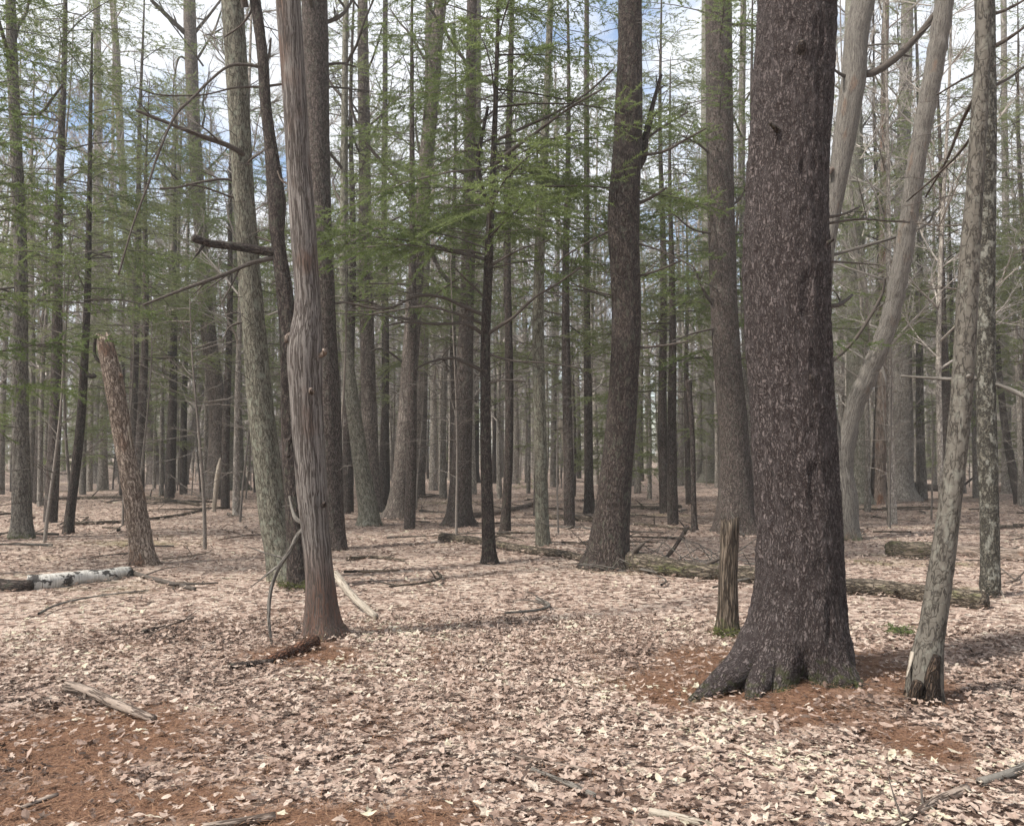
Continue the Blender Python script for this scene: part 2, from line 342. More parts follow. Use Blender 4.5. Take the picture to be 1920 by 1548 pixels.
def make_ground():
    nr, na = 240, 200
    rr = .4*(900/.4)**(np.arange(nr)/(nr-1)); th = np.arange(na)*2*math.pi/na
    x = rr[:, None]*np.sin(th); y = rr[:, None]*np.cos(th)
    z = terr(x, y)
    fine = (fbm(np.stack([x*2.2, y*2.2, x*0], -1), 3)-.5)*.05*np.clip(1-rr[:, None]/40, 0, 1)
    V = np.stack([x, y, z+fine-.012], -1).reshape(-1, 3)
    i = np.arange(nr-1)[:, None]*na; j = np.arange(na)[None]; k = (j+1) % na
    q = np.stack([i+j, i+na+j, i+na+k, i+k], -1).reshape(-1, 4)[:, ::-1]
    V = np.vstack([V, [[0, 0, terr(0, 0)-.012]]]); e = len(V)-1
    q = np.vstack([q, np.stack([j[0], k[0], np.full(na, e), np.full(na, e)], -1)[:, [1, 0, 2, 3]]])
    me = bpy.data.meshes.new('ground'); fill_mesh(me, V, q)
    flt_attr(me, 'needle', needle_mask(V[:, 0], V[:, 1])*(np.hypot(V[:, 0], V[:, 1]) < 9))
    me.materials.append(M['ground']); me.flip_normals() if me.polygons[0].normal.z < 0 else None
    o = mk('ground', me); o['kind'] = 'structure'; return o
ground = make_ground()

# ------------------------------------------------------------------ leaf litter
def leaf_templates():
    T = []
    def maple(k, rg):
        tips = [(0, .5), (38, .26), (62, .46), (95, .20), (125, .36), (160, .16)]
        pts = [(math.radians(a), r) for a, r in tips]
        pts = pts + [(math.pi, .14)] + [(2*math.pi-a, r) for a, r in pts[1:][::-1]]
        return [(r*math.sin(a)*(1+rg.uniform(-.12, .12)), r*math.cos(a)*(1+rg.uniform(-.12, .12))) for a, r in pts]
    def oak(k, rg):
        s = [(.5, 0), (.40, .13), (.27, .08), (.17, .21), (.03, .10), (-.12, .20), (-.28, .08), (-.5, .015)]
        a = [(w*(1+rg.uniform(-.2, .2)), h) for h, w in s]
        return a + [(-w*(1+rg.uniform(-.2, .2)), h) for w, h in a[1:-1][::-1]]
    def oval(k, rg):
        s = [(.5, 0), (.32, .15), (.08, .23), (-.18, .20), (-.38, .10), (-.5, .01)]
        return [(w, h) for h, w in s] + [(-w, h) for h, w in s[1:-1][::-1]]
    rg = random.Random(3)
    for k, fn in enumerate([maple, oak, oval, maple, oak, maple, oval, maple]):
        o = np.array(fn(k, rg)); n = len(o)
        fold = rg.uniform(.0, .42); cup = rg.uniform(-.5, .6); tw = rg.uniform(-.7, .7)
        z = fold*np.abs(o[:, 0]) + cup*(o[:, 1]**2) + tw*o[:, 0]*o[:, 1] + np.array([rg.uniform(-.04, .04) for _ in range(n)])
        V = np.vstack([np.column_stack([o, z]), [[0, 0, 0]]])
        tri = np.array([[i, (i+1) % n, n] for i in range(n)])
        T.append((V, tri))
    return T
TPL = leaf_templates()
def simple_leaf(seed):
    rg = random.Random(seed); o = np.array([(0, .5), (.17, .15), (.30, .02), (.10, -.3), (0, -.5), (-.12, -.28), (-.28, .05), (-.13, .2)])[::(1 if seed % 2 else 1)]
    if seed % 2: o = o[[0, 1, 3, 4, 5, 7]]
    n = len(o); z = rg.uniform(.2, .7)*np.abs(o[:, 0])+rg.uniform(-.4, .8)*o[:, 1]**2
    return np.column_stack([o, z]), np.array([[0, i, i+1] for i in range(1, n-1)])
NT = len(TPL); TPL = TPL+[simple_leaf(0), simple_leaf(1)]
def rot_mats(az, tilt, ta):
    """tilt about a horizontal axis at angle ta after spinning by az"""
    ca, sa = np.cos(az), np.sin(az); ct, st = np.cos(tilt), np.sin(tilt); ux, uy = np.cos(ta), np.sin(ta)
    Rz = np.zeros((len(az), 3, 3)); Rz[:, 0, 0] = ca; Rz[:, 0, 1] = -sa; Rz[:, 1, 0] = sa; Rz[:, 1, 1] = ca; Rz[:, 2, 2] = 1
    R = np.zeros_like(Rz); C = 1-ct
    R[:, 0, 0] = ct+ux*ux*C; R[:, 0, 1] = ux*uy*C; R[:, 0, 2] = uy*st
    R[:, 1, 0] = ux*uy*C; R[:, 1, 1] = ct+uy*uy*C; R[:, 1, 2] = -ux*st
    R[:, 2, 0] = -uy*st; R[:, 2, 1] = ux*st; R[:, 2, 2] = ct
    return R @ Rz
def scatter(n, r0, r1, pw, half):
    u = rng.random(n)
    r = (r0**pw+(r1**pw-r0**pw)*u)**(1/pw); a = rng.uniform(-half, half, n)
    return r*np.sin(a), r*np.cos(a)
LEAF_HALF = math.radians(41)
def make_leaves():
    x1, y1 = scatter(56000, 2.7, 9, 2.0, LEAF_HALF)
    x2, y2 = scatter(80000, 9, 36, .95, LEAF_HALF)
    x = np.concatenate([x1, x2]); y = np.concatenate([y1, y2])
    keep = rng.random(len(x)) > needle_mask(x, y)*.80*(np.hypot(x, y) < 9)
    clump = fbm(np.stack([x*1.1, y*1.1, x*0], -1), 11)
    keep &= rng.random(len(x)) < np.clip(.35+1.5*clump, 0, 1)
    x, y = x[keep], y[keep]; n = len(x)
    sz = (.030+.055*rng.random(n)**1.5)*np.where(np.hypot(x, y) > 14, 1.25, 1); az = rng.uniform(0, 2*math.pi, n); tl = np.abs(rng.normal(0, .32, n)); ta = rng.uniform(0, 2*math.pi, n)
    flip = rng.random(n) < .4
    R = rot_mats(az, np.clip(tl, 0, 1.2), ta)
    z = terr(x, y)+rng.uniform(.0, .028, n)+sz*np.sin(np.clip(tl, 0, 1.2))*.25
    # the nearest ones become leaves of their own
    near = np.argsort(np.hypot(x, y)+np.where(np.abs(x/np.maximum(y, .1)) > .56, 50, 0)+np.where(y < 3.62, 50, 0))[:280]
    isn = np.zeros(n, bool); isn[near] = True
    kk = np.where(np.hypot(x, y) < 12, rng.integers(0, NT, n), rng.integers(NT, len(TPL), n)); rv = np.clip(rng.random(n)*.86+(fbm(np.stack([x*.9, y*.9, x*0+3], -1), 31)-.5)*.75+(fbm(np.stack([x*5, y*5, x*0+3], -1), 37, 2)-.5)*.35+.05, .001, 1)
    vs, fs, rs, c = [], [], [], 0
    for k, (V, tri) in enumerate(TPL):
        sel = np.where((kk == k) & ~isn)[0]
        if not len(sel): continue
        W = V[None]*sz[sel][:, None, None]*np.where(flip[sel][:, None, None], np.array([1, 1, -1.]), 1.)
        W = np.einsum('nij,nkj->nki', R[sel], W)+np.stack([x, y, z], -1)[sel][:, None]
        m = len(V)
        fs.append((tri[None]+(np.arange(len(sel))*m)[:, None, None]+c).reshape(-1, 3)); vs.append(W.reshape(-1, 3)); rs.append(np.repeat(rv[sel], m)); c += len(sel)*m
    me = bpy.data.meshes.new('leaf_litter'); fill_mesh(me, np.vstack(vs), np.vstack(fs), None, False)
    flt_attr(me, 'rnd', np.concatenate(rs)); me.materials.append(M['leaf'])
    tag(mk('leaf_litter', me), 'dry tan and brown fallen leaves covering the forest floor', 'fallen leaves', kind='stuff')
    meshes = []
    for V, tri in TPL[:NT]:
        mm = bpy.data.meshes.new('leaf'); fill_mesh(mm, V, tri, None, False); mm.materials.append(M['leaf']); meshes.append(mm)
    for i in near:
        o = bpy.data.objects.new('leaf', meshes[kk[i]]); COL.objects.link(o); o.parent = ground
        s = sz[i]; o.matrix_local = Matrix.Translation((x[i], y[i], z[i])) @ Matrix(R[i].tolist()).to_4x4() @ Matrix.Diagonal((s, s, -s if flip[i] else s, 1))
    # pine needles
    x, y = scatter(120000, 2.7, 9.5, 2.0, LEAF_HALF)
    k = rng.random(len(x)) < needle_mask(x, y)*.9+.02
    x, y = x[k], y[k]; n = len(x)
    a = rng.uniform(0, 2*math.pi, n); ln = rng.uniform(.04, .10, n); p = np.stack([x, y, terr(x, y)+rng.uniform(-.005, .02, n)], -1)
    d = np.stack([np.cos(a), np.sin(a), rng.normal(0, .15, n)], -1); sd = np.stack([-np.sin(a), np.cos(a), np.zeros(n)], -1)*.0022
    V = np.stack([p-sd, p+sd, p+d*ln[:, None]], 1).reshape(-1, 3)
    me = bpy.data.meshes.new('needle_litter'); fill_mesh(me, V, np.arange(3*n).reshape(-1, 3), None, False); flt_attr(me, 'rnd', np.repeat(rng.random(n), 3)); me.materials.append(M['needle_litter'])
    tag(mk('needle_litter', me), 'rust brown fallen pine needles in patches on the forest floor', 'pine needles', kind='stuff')
make_leaves()

# ------------------------------------------------------------------ trunks, branches, foliage
def bark_disp(amp, kx, kz, lump=.05, seed=0):
    def f(R, th, ln, bc, p):
        q = bc*np.array([kx, kx, kz])
        r = 1-np.abs(2*fbm(q, seed, 2)-1)
        return R*(1+lump*2*(fbm(bc*np.array([3, 3, 1.1]), seed+3, 2)-.5)) + amp*(r-.6)
    return f
def auto_twigs(mb, path, rad, n, lmin, lmax, rg, t0=.2, t1=1., up=0., rw=.006, sub=3, flat=.25):
    """short dead side twigs with finer twigs, all round a trunk"""
    cum = np.concatenate([[0], np.cumsum(np.linalg.norm(np.diff(path, axis=0), axis=1))]); tot = cum[-1]
    for _ in range(n):
        s = rg.uniform(t0, t1)*tot; i = min(len(path)-2, int(np.searchsorted(cum, s))-1); i = max(i, 0)
        f = (s-cum[i])/max(cum[i+1]-cum[i], 1e-6); b = path[i]*(1-f)+path[i+1]*f
        az = rg.uniform(0, 2*math.pi); L = rg.uniform(lmin, lmax)
        d = np.array([math.cos(az), math.sin(az), up+rg.gauss(0, flat)]); d /= np.linalg.norm(d)
        bend = np.array([rg.gauss(0, .18), rg.gauss(0, .18), rg.uniform(-.25, .22)])
        pts = np.array([b+d*L*t+bend*L*t*t+np.array([rg.gauss(0, .012) for _ in range(3)])*L*(t > 0) for t in (0, .25, .5, .75, 1)])
        mb.tube(pts, np.linspace(rw*rg.uniform(.7, 1.4), .0022, 5), 4)
        for _ in range(sub):
            t = rg.uniform(.25, .95); k = min(3, int(t*4)); b2 = pts[k]+(pts[k+1]-pts[k])*(t*4-k)
            d2 = nrm(d+np.array([rg.gauss(0, .7), rg.gauss(0, .7), rg.gauss(0, .4)])); l2 = L*rg.uniform(.15, .45)
            mb.tube(np.array([b2, b2+d2*l2*.5+np.array([0, 0, rg.gauss(0, .04)])*l2, b2+d2*l2]), [.003, .0024, .0016], 3)
class Needles:
    def __init__(s): s.v = []; s.r = []
    def build(s, name, mat, parent):
        V = np.vstack(s.v); me = bpy.data.meshes.new(name); fill_mesh(me, V, np.arange(len(V)).reshape(-1, 3), None, False)
        flt_attr(me, 'rnd', np.concatenate(s.r)); me.materials.append(mat); return mk(name, me, parent)
def bough(wood, nd, base, az, L, rg, rise=.15, droop=.25, size=1.0, dens=1.0, rw=.009):
    """one conifer branch: wood tube plus flat sprays of needles"""
    nr = np.random.default_rng(rg.randrange(1 << 30))
    h = np.array([math.cos(az), math.sin(az), 0]); sd = np.array([-math.sin(az), math.cos(az), 0]); kink = rg.gauss(0, .12)
    S = np.linspace(0, 1, 6)
    pts = base+h*(S*L)[:, None]+sd*(kink*S*S*L)[:, None]+np.array([0, 0, 1.])*((rise*S-droop*S*S)*L)[:, None]
    wood.tube(pts, np.linspace(rw*max(.4, L)*.8, .002, 6), 3, cap=False)
    nt = max(3, int(L/.085*dens)); ts = np.sort(nr.uniform(.22, 1, nt)); side = np.where(np.arange(nt) % 2 == 0, 1., -1.)
    tl = (.42*L*(1.12-ts)**.9+.05)*nr.uniform(.6, 1.2, nt)
    b = np.array([np.interp(ts, S, pts[:, c]) for c in range(3)]).T
    ang = nr.uniform(.5, 1.1, nt)
    td = nrm(h*np.cos(ang)[:, None]+sd*(np.sin(ang)*side)[:, None]+np.array([0, 0, 1.])*nr.normal(-.12, .28, nt)[:, None])
    for i in range(0, nt, 2):
        if tl[i] > .25: wood.tube(np.array([b[i], b[i]+td[i]*tl[i]*.9]), [.003, .0015], 3)
    k = np.maximum(4, (tl/.0075*dens/size).astype(int)); idx = np.repeat(np.arange(nt), k); n = len(idx)
    u = nr.uniform(.02, 1, n)
    o = b[idx]+td[idx]*(tl[idx]*u)[:, None]+np.array([0, 0, -1.])*(tl[idx]*u*u*.12)[:, None]
    sg = np.where(nr.random(n) < .5, 1., -1.)
    lat = np.cross(td[idx], [0, 0, 1.])
    nd_ = nrm(td[idx]*nr.uniform(.4, 1.1, n)[:, None]+lat*(sg*nr.uniform(.3, 1, n))[:, None]+np.array([0, 0, 1.])*nr.normal(-.05, .55, n)[:, None])
    ln = nr.uniform(.035, .075, n)*size; wd = nr.uniform(.0042, .0075, n)*size
    ws = nrm(np.cross(nd_, nr.normal(0, 1, (n, 3))))*wd[:, None]
    nd.v.append(np.stack([o-ws, o+ws, o+nd_*ln[:, None]], 1).reshape(-1, 3))
    nd.r.append(np.repeat(np.clip(nr.uniform(.1, .75)+nr.normal(0, .16, n), 0, 1), 3))

def trunk_path(spec, Y, ground_z, H, rg, wob=.02):
    """spec: pixel trace from the base up -> world path and radii; carried on above the picture to height H"""
    pts = [P(px, py, Y) for px, py, _ in spec]; depth = Y*CP
    rad = [w*.5*depth/F*(1.0) for _, _, w in spec]
    b = pts[0].copy(); b[2] = ground_z
    d = nrm(pts[1]-pts[0]); pts[0] = b
    pts = [b-d*.18]+pts; rad = [rad[0]*1.06]+rad
    if H:
        top = pts[-1]; d = nrm(pts[-1]-pts[-2]); z = top[2]; r = rad[-1]; r0 = r; z0 = z
        while z < H-.01:
            st = min(1.6, max(.3, H-z)); d = nrm(d*.75+np.array([rg.gauss(0, .03), rg.gauss(0, .03), .5]))
            top = top+d*st; z = top[2]; pts.append(top); r = max(.015, r0*(1-.85*(z-z0)/max(H-z0, .1))); rad.append(r)
    pts = np.array(pts)
    ph = rg.uniform(0, 6); pts[:, 1] += wob*np.sin((pts[:, 2]-pts[1, 2])*.9+ph)-wob*math.sin(ph)
    return pts, rad

BARE = {}
def bare_crown_mesh(seed, H, spread, nl=16, tw=7, r0=.05, name='crown', mat=None):
    """leafless crown around the top part of a trunk of height H (local origin at the trunk's foot)"""
    rg = random.Random(seed); mb = MB()
    for i in range(nl):
        z = H*(.22+.76*(i+rg.random())/nl); az = i*2.4+rg.uniform(-.5, .5); L = spread*(1.15-z/H*.75)*rg.uniform(.6, 1.1)
        e = rg.uniform(.35, 1.0); d = np.array([math.cos(az)*math.cos(e), math.sin(az)*math.cos(e), math.sin(e)])
        b = np.array([0, 0, z]); pts = [b]; dd = d
        for k in range(5):
            dd = nrm(dd+np.array([rg.gauss(0, .16), rg.gauss(0, .16), .08+rg.gauss(0, .08)])); pts.append(pts[-1]+dd*L/5)
        pts = np.array(pts); mb.tube(pts, np.linspace(r0*(1.1-z/H*.6), .008, 6), 5)
        for j in range(tw):
            t = rg.uniform(.15, 1); k = min(4, int(t*5)); b2 = pts[k]+(pts[k+1]-pts[k])*(t*5-k)
            d2 = nrm(nrm(pts[k+1]-pts[k])*.8+np.array([rg.gauss(0, .5), rg.gauss(0, .5), rg.gauss(.15, .4)])); l2 = L*rg.uniform(.25, .5)*(1.2-.6*t)
            c2 = b2+d2*l2*.5+np.array([rg.gauss(0, .05), rg.gauss(0, .05), .04])*l2; e2 = c2+nrm(d2+np.array([rg.gauss(0, .25), rg.gauss(0, .25), .15]))*l2*.5
            mb.tube(np.array([b2, c2, e2]), [.012, .008, .004], 4)
            for m_ in range(tw):
                t3 = rg.uniform(.1, 1); b3 = b2+(c2-b2)*t3*2 if t3 < .5 else c2+(e2-c2)*(t3*2-1)
                d3 = nrm(d2+np.array([rg.gauss(0, .6), rg.gauss(0, .6), rg.gauss(.2, .4)])); l3 = l2*rg.uniform(.3, .7)
                mb.tube(np.array([b3, b3+d3*l3*.55+np.array([rg.gauss(0, .08), rg.gauss(0, .08), .05])*l3, b3+d3*l3]), [.0055, .0042, .0026], 3, cap=False)
    return mb

def branch_part(root, loc, Y, pts, w0, w1, dy, mat, rg, sub=3, name='branch', axis=None):
    n = len(pts); path = np.array([P(px, py, Y+dy*(i/(n-1))**1.2) for i, (px, py) in enumerate(pts)])-loc
    if axis is not None: path[0] = axis[int(np.argmin(np.abs(axis[:, 2]-path[0][2])))]
    rads = np.linspace(w0, w1, n)*.5*Y/F
    p, v = smooth(path, rads, .06)
    mb = MB(); lump = lambda R, th, ln, bc, pp: R*(.85+.35*fbm(bc*np.array([9, 9, 7]), 5, 2))
    mb.tube(p, v[:, 0], 7, lump)
    tot = np.linalg.norm(path[-1]-path[0])
    for _ in range(sub):
        k = rg.randrange(int(len(p)*.3), len(p)-1); d = nrm(p[min(k+2, len(p)-1)]-p[k-2])
        d2 = nrm(d+np.array([rg.gauss(0, .6), rg.gauss(0, .5), rg.gauss(0, .6)])); l2 = tot*rg.uniform(.12, .4)
        r = max(.0025, v[k, 0]*.5)
        mb.tube(np.array([p[k]-d2*r*.5, p[k]+d2*l2*.5+np.array([0, 0, rg.gauss(0, .06)])*l2, p[k]+d2*l2]), [r, r*.7, .0018], 4)
    return mb.build(name, mat, root)

def traced_tree(name, label, spec, mat, H=15, moss=.0, branches=(), group=None, cat='tree', twigs=0, twl=(.3, .9), twt=(.1, .8), sides=28, step=.06,
                amp=.008, kx=22, kz=6, lump=.04, wob=.02, crown=None, yoff=None, broken=0., seed=None, bmat='twig', dist=None):
    rg = random.Random(seed if seed is not None else hash_str(label)); px, py, wd = spec[0]
    g = G(px, py); Y = dist if dist else g[1]+wd*.5*g[1]/F*.55
    x = P(px, py, Y)[0]; gz = GZ(x, Y); loc = np.array([x, Y, gz])
    path, rad = trunk_path(spec, Y, gz, H, rg, wob)
    path = path-loc
    root = thing(name, label, cat, loc, group)
    p, v = smooth(path, rad, step)
    mb = MB(); dd = bark_disp(amp, kx, kz, lump, rg.randrange(999))
    if broken:
        base = dd
        def dd(R, th, ln, bc, pp, base=base):
            return base(R, th, ln, bc, pp)
    fa, fn, fp = rg.uniform(.16, .34), rg.choice([3, 4, 5]), rg.uniform(0, 6)
    def df(R, th, ln, bc, pp, base=dd):
        z_ = np.maximum(pp[:, 2], -.1)[:, None]; r_ = R[:1].mean()
        return base(R, th, ln, bc, pp)+R*fa*np.exp(-z_/(.35*r_+.06))*(.5+.5*np.sin(fn*th+fp+.8*np.sin(2*th+fp)))
    mb.tube(p, v[:, 0], sides, df, moss, 0.0)
    if broken:    # splintered top: jagged rim
        V = mb.v[0]; n = len(p); top = V[(n-1)*sides:n*sides]; dirn = nrm(p[-1]-p[-2])
        j = np.array([rg.random()**2 for _ in range(sides)]); j = (j+np.roll(j, 1))/2
        top += dirn*(j*broken)[:, None]; V[-1] -= dirn*broken*.35
    mb.build('trunk', M[mat], root)
    for b in branches:
        pts, w0, w1, dy = b[:4]; bm = b[4] if len(b) > 4 else bmat; sub = b[5] if len(b) > 5 else 3
        branch_part(root, loc, Y-(.075 if len(b) > 6 else 0), pts, w0, w1, dy, M[bm], rg, sub, b[6] if len(b) > 6 else 'branch', None if bm in ('pale', 'rot') or len(b) > 6 else p)
    if twigs:
        tb = MB(); auto_twigs(tb, p, v, twigs, twl[0], twl[1], rg, twt[0], twt[1])
        o = tb.build('dead_twigs', M['twig'], root); o['kind'] = 'stuff'
    if crown: crown(root, path, rad, rg)
    return root, loc, p
def hash_str(s): return sum((i+1)*ord(c) for i, c in enumerate(s)) % 99991

def bare_top(H, z0, spread):  # leafless crown; out of view on near trees, added there for dappled shade
    def f(root, path, rad, rg):
        k = int(np.argmin(np.abs(path[:, 2]-z0))); key = (rg.randrange(3), H, spread)
        if key not in BARE:
            BARE[key] = bare_crown_mesh(key[0]+40, H-z0+4, spread, 12, 5, .05)
            o = BARE[key].build('crown', M['twig'], root); BARE[key] = o.data
        else: o = mk('crown', BARE[key], root)
        o.location = path[k]-np.array([0, 0, 3.0]); o.rotation_euler = (0, 0, rg.uniform(0, 6))
    return f
def green_crown(z0, z1, R, n, size=1.0, dens=1.0, rise=.15, droop=.22, mat='green'):
    def f(root, path, rad, rg):
        wood, nd = MB(), Needles()
        for i in range(n):
            t = min(1, max(0, (i+rg.gauss(.5, 1.6))/n)); z = z0+(z1-z0)*t; k = int(np.argmin(np.abs(path[:, 2]-z)))
            a, b = path[max(k-1, 0)], path[min(k+1, len(path)-1)]
            f_ = np.clip((z-a[2])/max(b[2]-a[2], 1e-3), 0, 1); base = a*(1-f_)+b*f_
            bough(wood, nd, base, rg.uniform(0, 6.3), R*(1.08-.62*t)*rg.choice([.25, .4, .6, .75, .9, 1.0, 1.2]), rg, rise+rg.uniform(-.15, .22), droop+rg.uniform(-.1, .12), size, dens)
        c = nd.build('crown', M[mat], root); o = wood.build('boughs', M['twig'], c); o['kind'] = 'stuff'
    return f

# --- the big pine in front
def big_pine():
    spec = [(1492, 1268, 188), (1492, 1245, 184), (1493, 1215, 180), (1495, 1180, 174), (1498, 1130, 164), (1499, 1060, 153), (1496, 950, 149), (1490, 850, 148), (1485, 760, 147), (1476, 600, 153),
            (1474, 500, 157), (1474, 400, 150), (1477, 300, 145), (1485, 180, 145), (1491, 80, 144), (1494, 0, 143), (1495, -160, 140)]
    label = 'massive dark pine trunk with flaring roots, thickest tree of all'
    rg = random.Random(5); g = G(1492, 1268); Y = g[1]+.16; loc = np.array([P(1492, 1268, Y)[0], Y, 0]); loc[2] = GZ(loc[0], Y)
    path, rad = trunk_path(spec, Y, loc[2], 21, rg, .0); path = path-loc
    root = thing('pine_tree', label, 'tree', loc)
    lo = path[:, 2] < 7
    p, v = smooth(path, rad, .016)
    k = np.searchsorted(p[:, 2], 7.0); 
    keep = np.concatenate([np.arange(k), np.arange(k, len(p), 8)]); p, v = p[keep], v[keep]
    roots = [(math.radians(210), .22, .34), (math.radians(240), .10, .22), (math.radians(312), .13, .30), (math.radians(20), .05, .3), (math.radians(120), .10, .35), (math.radians(165), .10, .3)]
    def disp(R, th, ln, bc, pp):
        q = bc*np.array([22, 22, 5.0]); q = q+.6*np.stack([fbm(bc*6, 1, 2)]*3, -1)
        rdg = 1-np.abs(2*vnoise(q, 4)-1); r2 = 1-np.abs(2*vnoise(q*np.array([1.9, 1.9, 2.6]), 9)-1)
        zz = pp[:, 2][:, None]; fl = np.exp(-np.maximum(zz, -.05)/.17)
        wrl = np.arctan2(bc[..., 1], bc[..., 0])
        ex = 0
        for a, amt, wd in roots:
            dth = np.angle(np.exp(1j*(ang_world[None, :]-a))); ex = ex+amt*np.exp(-(dth/wd)**2)
        hol = np.exp(-(np.angle(np.exp(1j*(ang_world[None, :]-math.radians(262))))/.2)**2)*.13*np.exp(-np.maximum(zz, 0)/.13)
        return R*(1+.03*2*(fbm(bc*np.array([3, 3, .9]), 3, 2)-.5)) + .026*(rdg-.62) + .010*(r2-.6) + ex*fl - hol
    sides = 132
    # angle in the world of each ring vertex (the ring frame starts along cross(t, +Y))
    t0 = nrm(p[1]-p[0]); a0 = nrm(np.cross(t0, np.array([0, 1., 0]))); b0 = np.cross(t0, a0)
    th = np.arange(sides)*2*math.pi/sides; dv = a0[None]*np.cos(th)[:, None]+b0[None]*np.sin(th)[:, None]; ang_world = np.arctan2(dv[:, 1], dv[:, 0])
    mb = MB(); mb.tube(p, v[:, 0], sides, disp, .75, .02); mb.build('trunk', M['pine'], root)
    def root_part(pts, rads, moss=.6):
        q = []
        for (px, py, lift) in pts:
            a = G(px, py); a[2] = GZ(a[0], a[1])+lift; q.append(a-loc)
        s_, v_ = smooth(np.array(q), rads, .03); m_ = MB(); m_.tube(s_, v_[:, 0], 30, bark_disp(.012, 26, 8, .12, 8), moss, .0); m_.build('root', M['pine'], root)
    root_part([(1458, 1236, .36), (1430, 1256, .22), (1394, 1278, .11), (1348, 1296, .05), (1294, 1311, -.03)], [.14, .145, .115, .08, .035])
    root_part([(1452, 1246, .26), (1432, 1276, .10), (1408, 1308, -.04)], [.13, .105, .04])
    root_part([(1530, 1236, .34), (1556, 1258, .17), (1580, 1284, -.03)], [.16, .155, .08], .8)
    root_part([(1440, 1225, .08), (1395, 1232, .0), (1350, 1238, -.06)], [.12, .07, .04], 1.0)
    # knots and stubs
    for (px, py, wd, dx, dz, ln) in [(1480, 128, 22, -.1, .25, .10), (1440, 268, 11, -.8, .35, .10), (1495, 717, 20, .0, .1, .07), (1500, 915, 13, .1, 0, .05), (1470, 400, 9, -.2, .1, .06), (1530, 470, 8, .2, .1, .06), (1478, 1015, 8, 0, .1, .05)]:
        c = P(px, py, Y)-loc; b = c+np.array([0, -.235, 0]); d = nrm(np.array([dx, -.6, dz])); r = wd*.5*Y/F
        m_ = MB(); m_.tube(np.array([b, b+d*ln*.5, b+d*ln]), [r*1.15, r*.8, r*.55], 9, lambda R, th, ln_, bc, pp: R*(.8+.4*fbm(bc*30, 2, 2))); m_.build('branch_stub', M['dark'], root)
    for pts, w0, w1, dy in [([(1548, 574), (1572, 572), (1586, 563), (1598, 553)], 10, 5, .3), ([(1548, 408), (1580, 402), (1612, 388)], 6, 3, .3), ([(1550, 419), (1610, 411), (1660, 414), (1705, 417)], 5, 3, .6),
                            ([(1550, 490), (1590, 492), (1650, 497)], 5, 2, .5)]:
        branch_part(root, loc, Y, pts, w0, w1, dy, M['twig'], rg, 3)
    green_crown(9.5, 20.5, 3.6, 34, 1.6, .5)(root, path, rad, rg)  # this crown lies wholly above the view, added for its dappled shade
big_pine()

# --- trees traced from the photograph (pixel x, y, width from the base up)
traced_tree('dead_tree', 'barkless silver dead trunk with reddish rotten foot left of centre',
    [(607, 1194, 76), (604, 1165, 66), (601, 1100, 55), (592, 1000, 52), (584, 900, 57), (575, 752, 60), (572, 665, 66), (575, 620, 60), (577, 560, 48), (569, 430, 48), (560, 300, 47), (553, 180, 45), (546, 80, 45), (541, 0, 46), (538, -80, 44)],
    'deadfoot', H=9.5, moss=.5, twigs=0, sides=44, step=.03, amp=.005, kx=30, kz=2.2, lump=.08, wob=.01, bmat='dead',
    branches=[([(548, 650), (542, 628), (537, 640)], 14, 9, -.1, 'dead', 0), ([(556, 830), (546, 822), (538, 838), (541, 856)], 16, 9, -.15, 'dark', 0),
              ([(601, 672), (606, 664), (608, 656)], 15, 8, -.2, 'dead', 0), ([(582, 742), (584, 736), (583, 730)], 15, 9, -.25, 'dead', 0), ([(605, 950), (607, 947), (608, 943)], 11, 7, -.2, 'dark', 0),
              ([(540, 355), (530, 340), (520, 320)], 5, 2, .1, 'dead', 0), ([(572, 985), (558, 975), (548, 955), (543, 930)], 9, 5, .2, 'silver', 1),
              ([(570, 975), (561, 1000), (545, 1030), (522, 1065), (507, 1110), (504, 1160), (510, 1215)], 11, 5, -.25, 'silver', 3)])
traced_tree('leaning_tree', 'olive grey trunk leaning gently beside the silver dead trunk',
    [(540, 1088, 72.2), (530, 1050, 60.2), (512, 960, 53.3), (499, 860, 49.0), (487, 760, 46.4), (477, 640, 43.0), (468, 520, 40.4), (461, 420, 38.7), (455, 330, 38.7), (448, 200, 40.4), (442, 100, 40.4), (435, 0, 41.3), (428, -120, 39.6)],
    'olive', H=16, moss=.7, twigs=29, twt=(.15, .5), sides=40, step=.05, amp=.009, kx=30, kz=4, crown=bare_top(16, 8, 4),
    branches=[([(478, 312), (455, 290), (425, 272), (380, 256), (318, 232), (255, 207)], 13, 5, -.8), ([(462, 346), (420, 336), (375, 342), (330, 352), (300, 353)], 6, 3, -.6), ([(470, 375), (430, 368), (385, 352), (350, 345)], 5, 2.5, -.5),
              ([(452, 318), (470, 300), (492, 285)], 6, 3, -.4), ([(458, 600), (432, 612), (418, 640)], 5, 2, -.3), ([(470, 440), (500, 450), (530, 462)], 5, 3, -.3)])
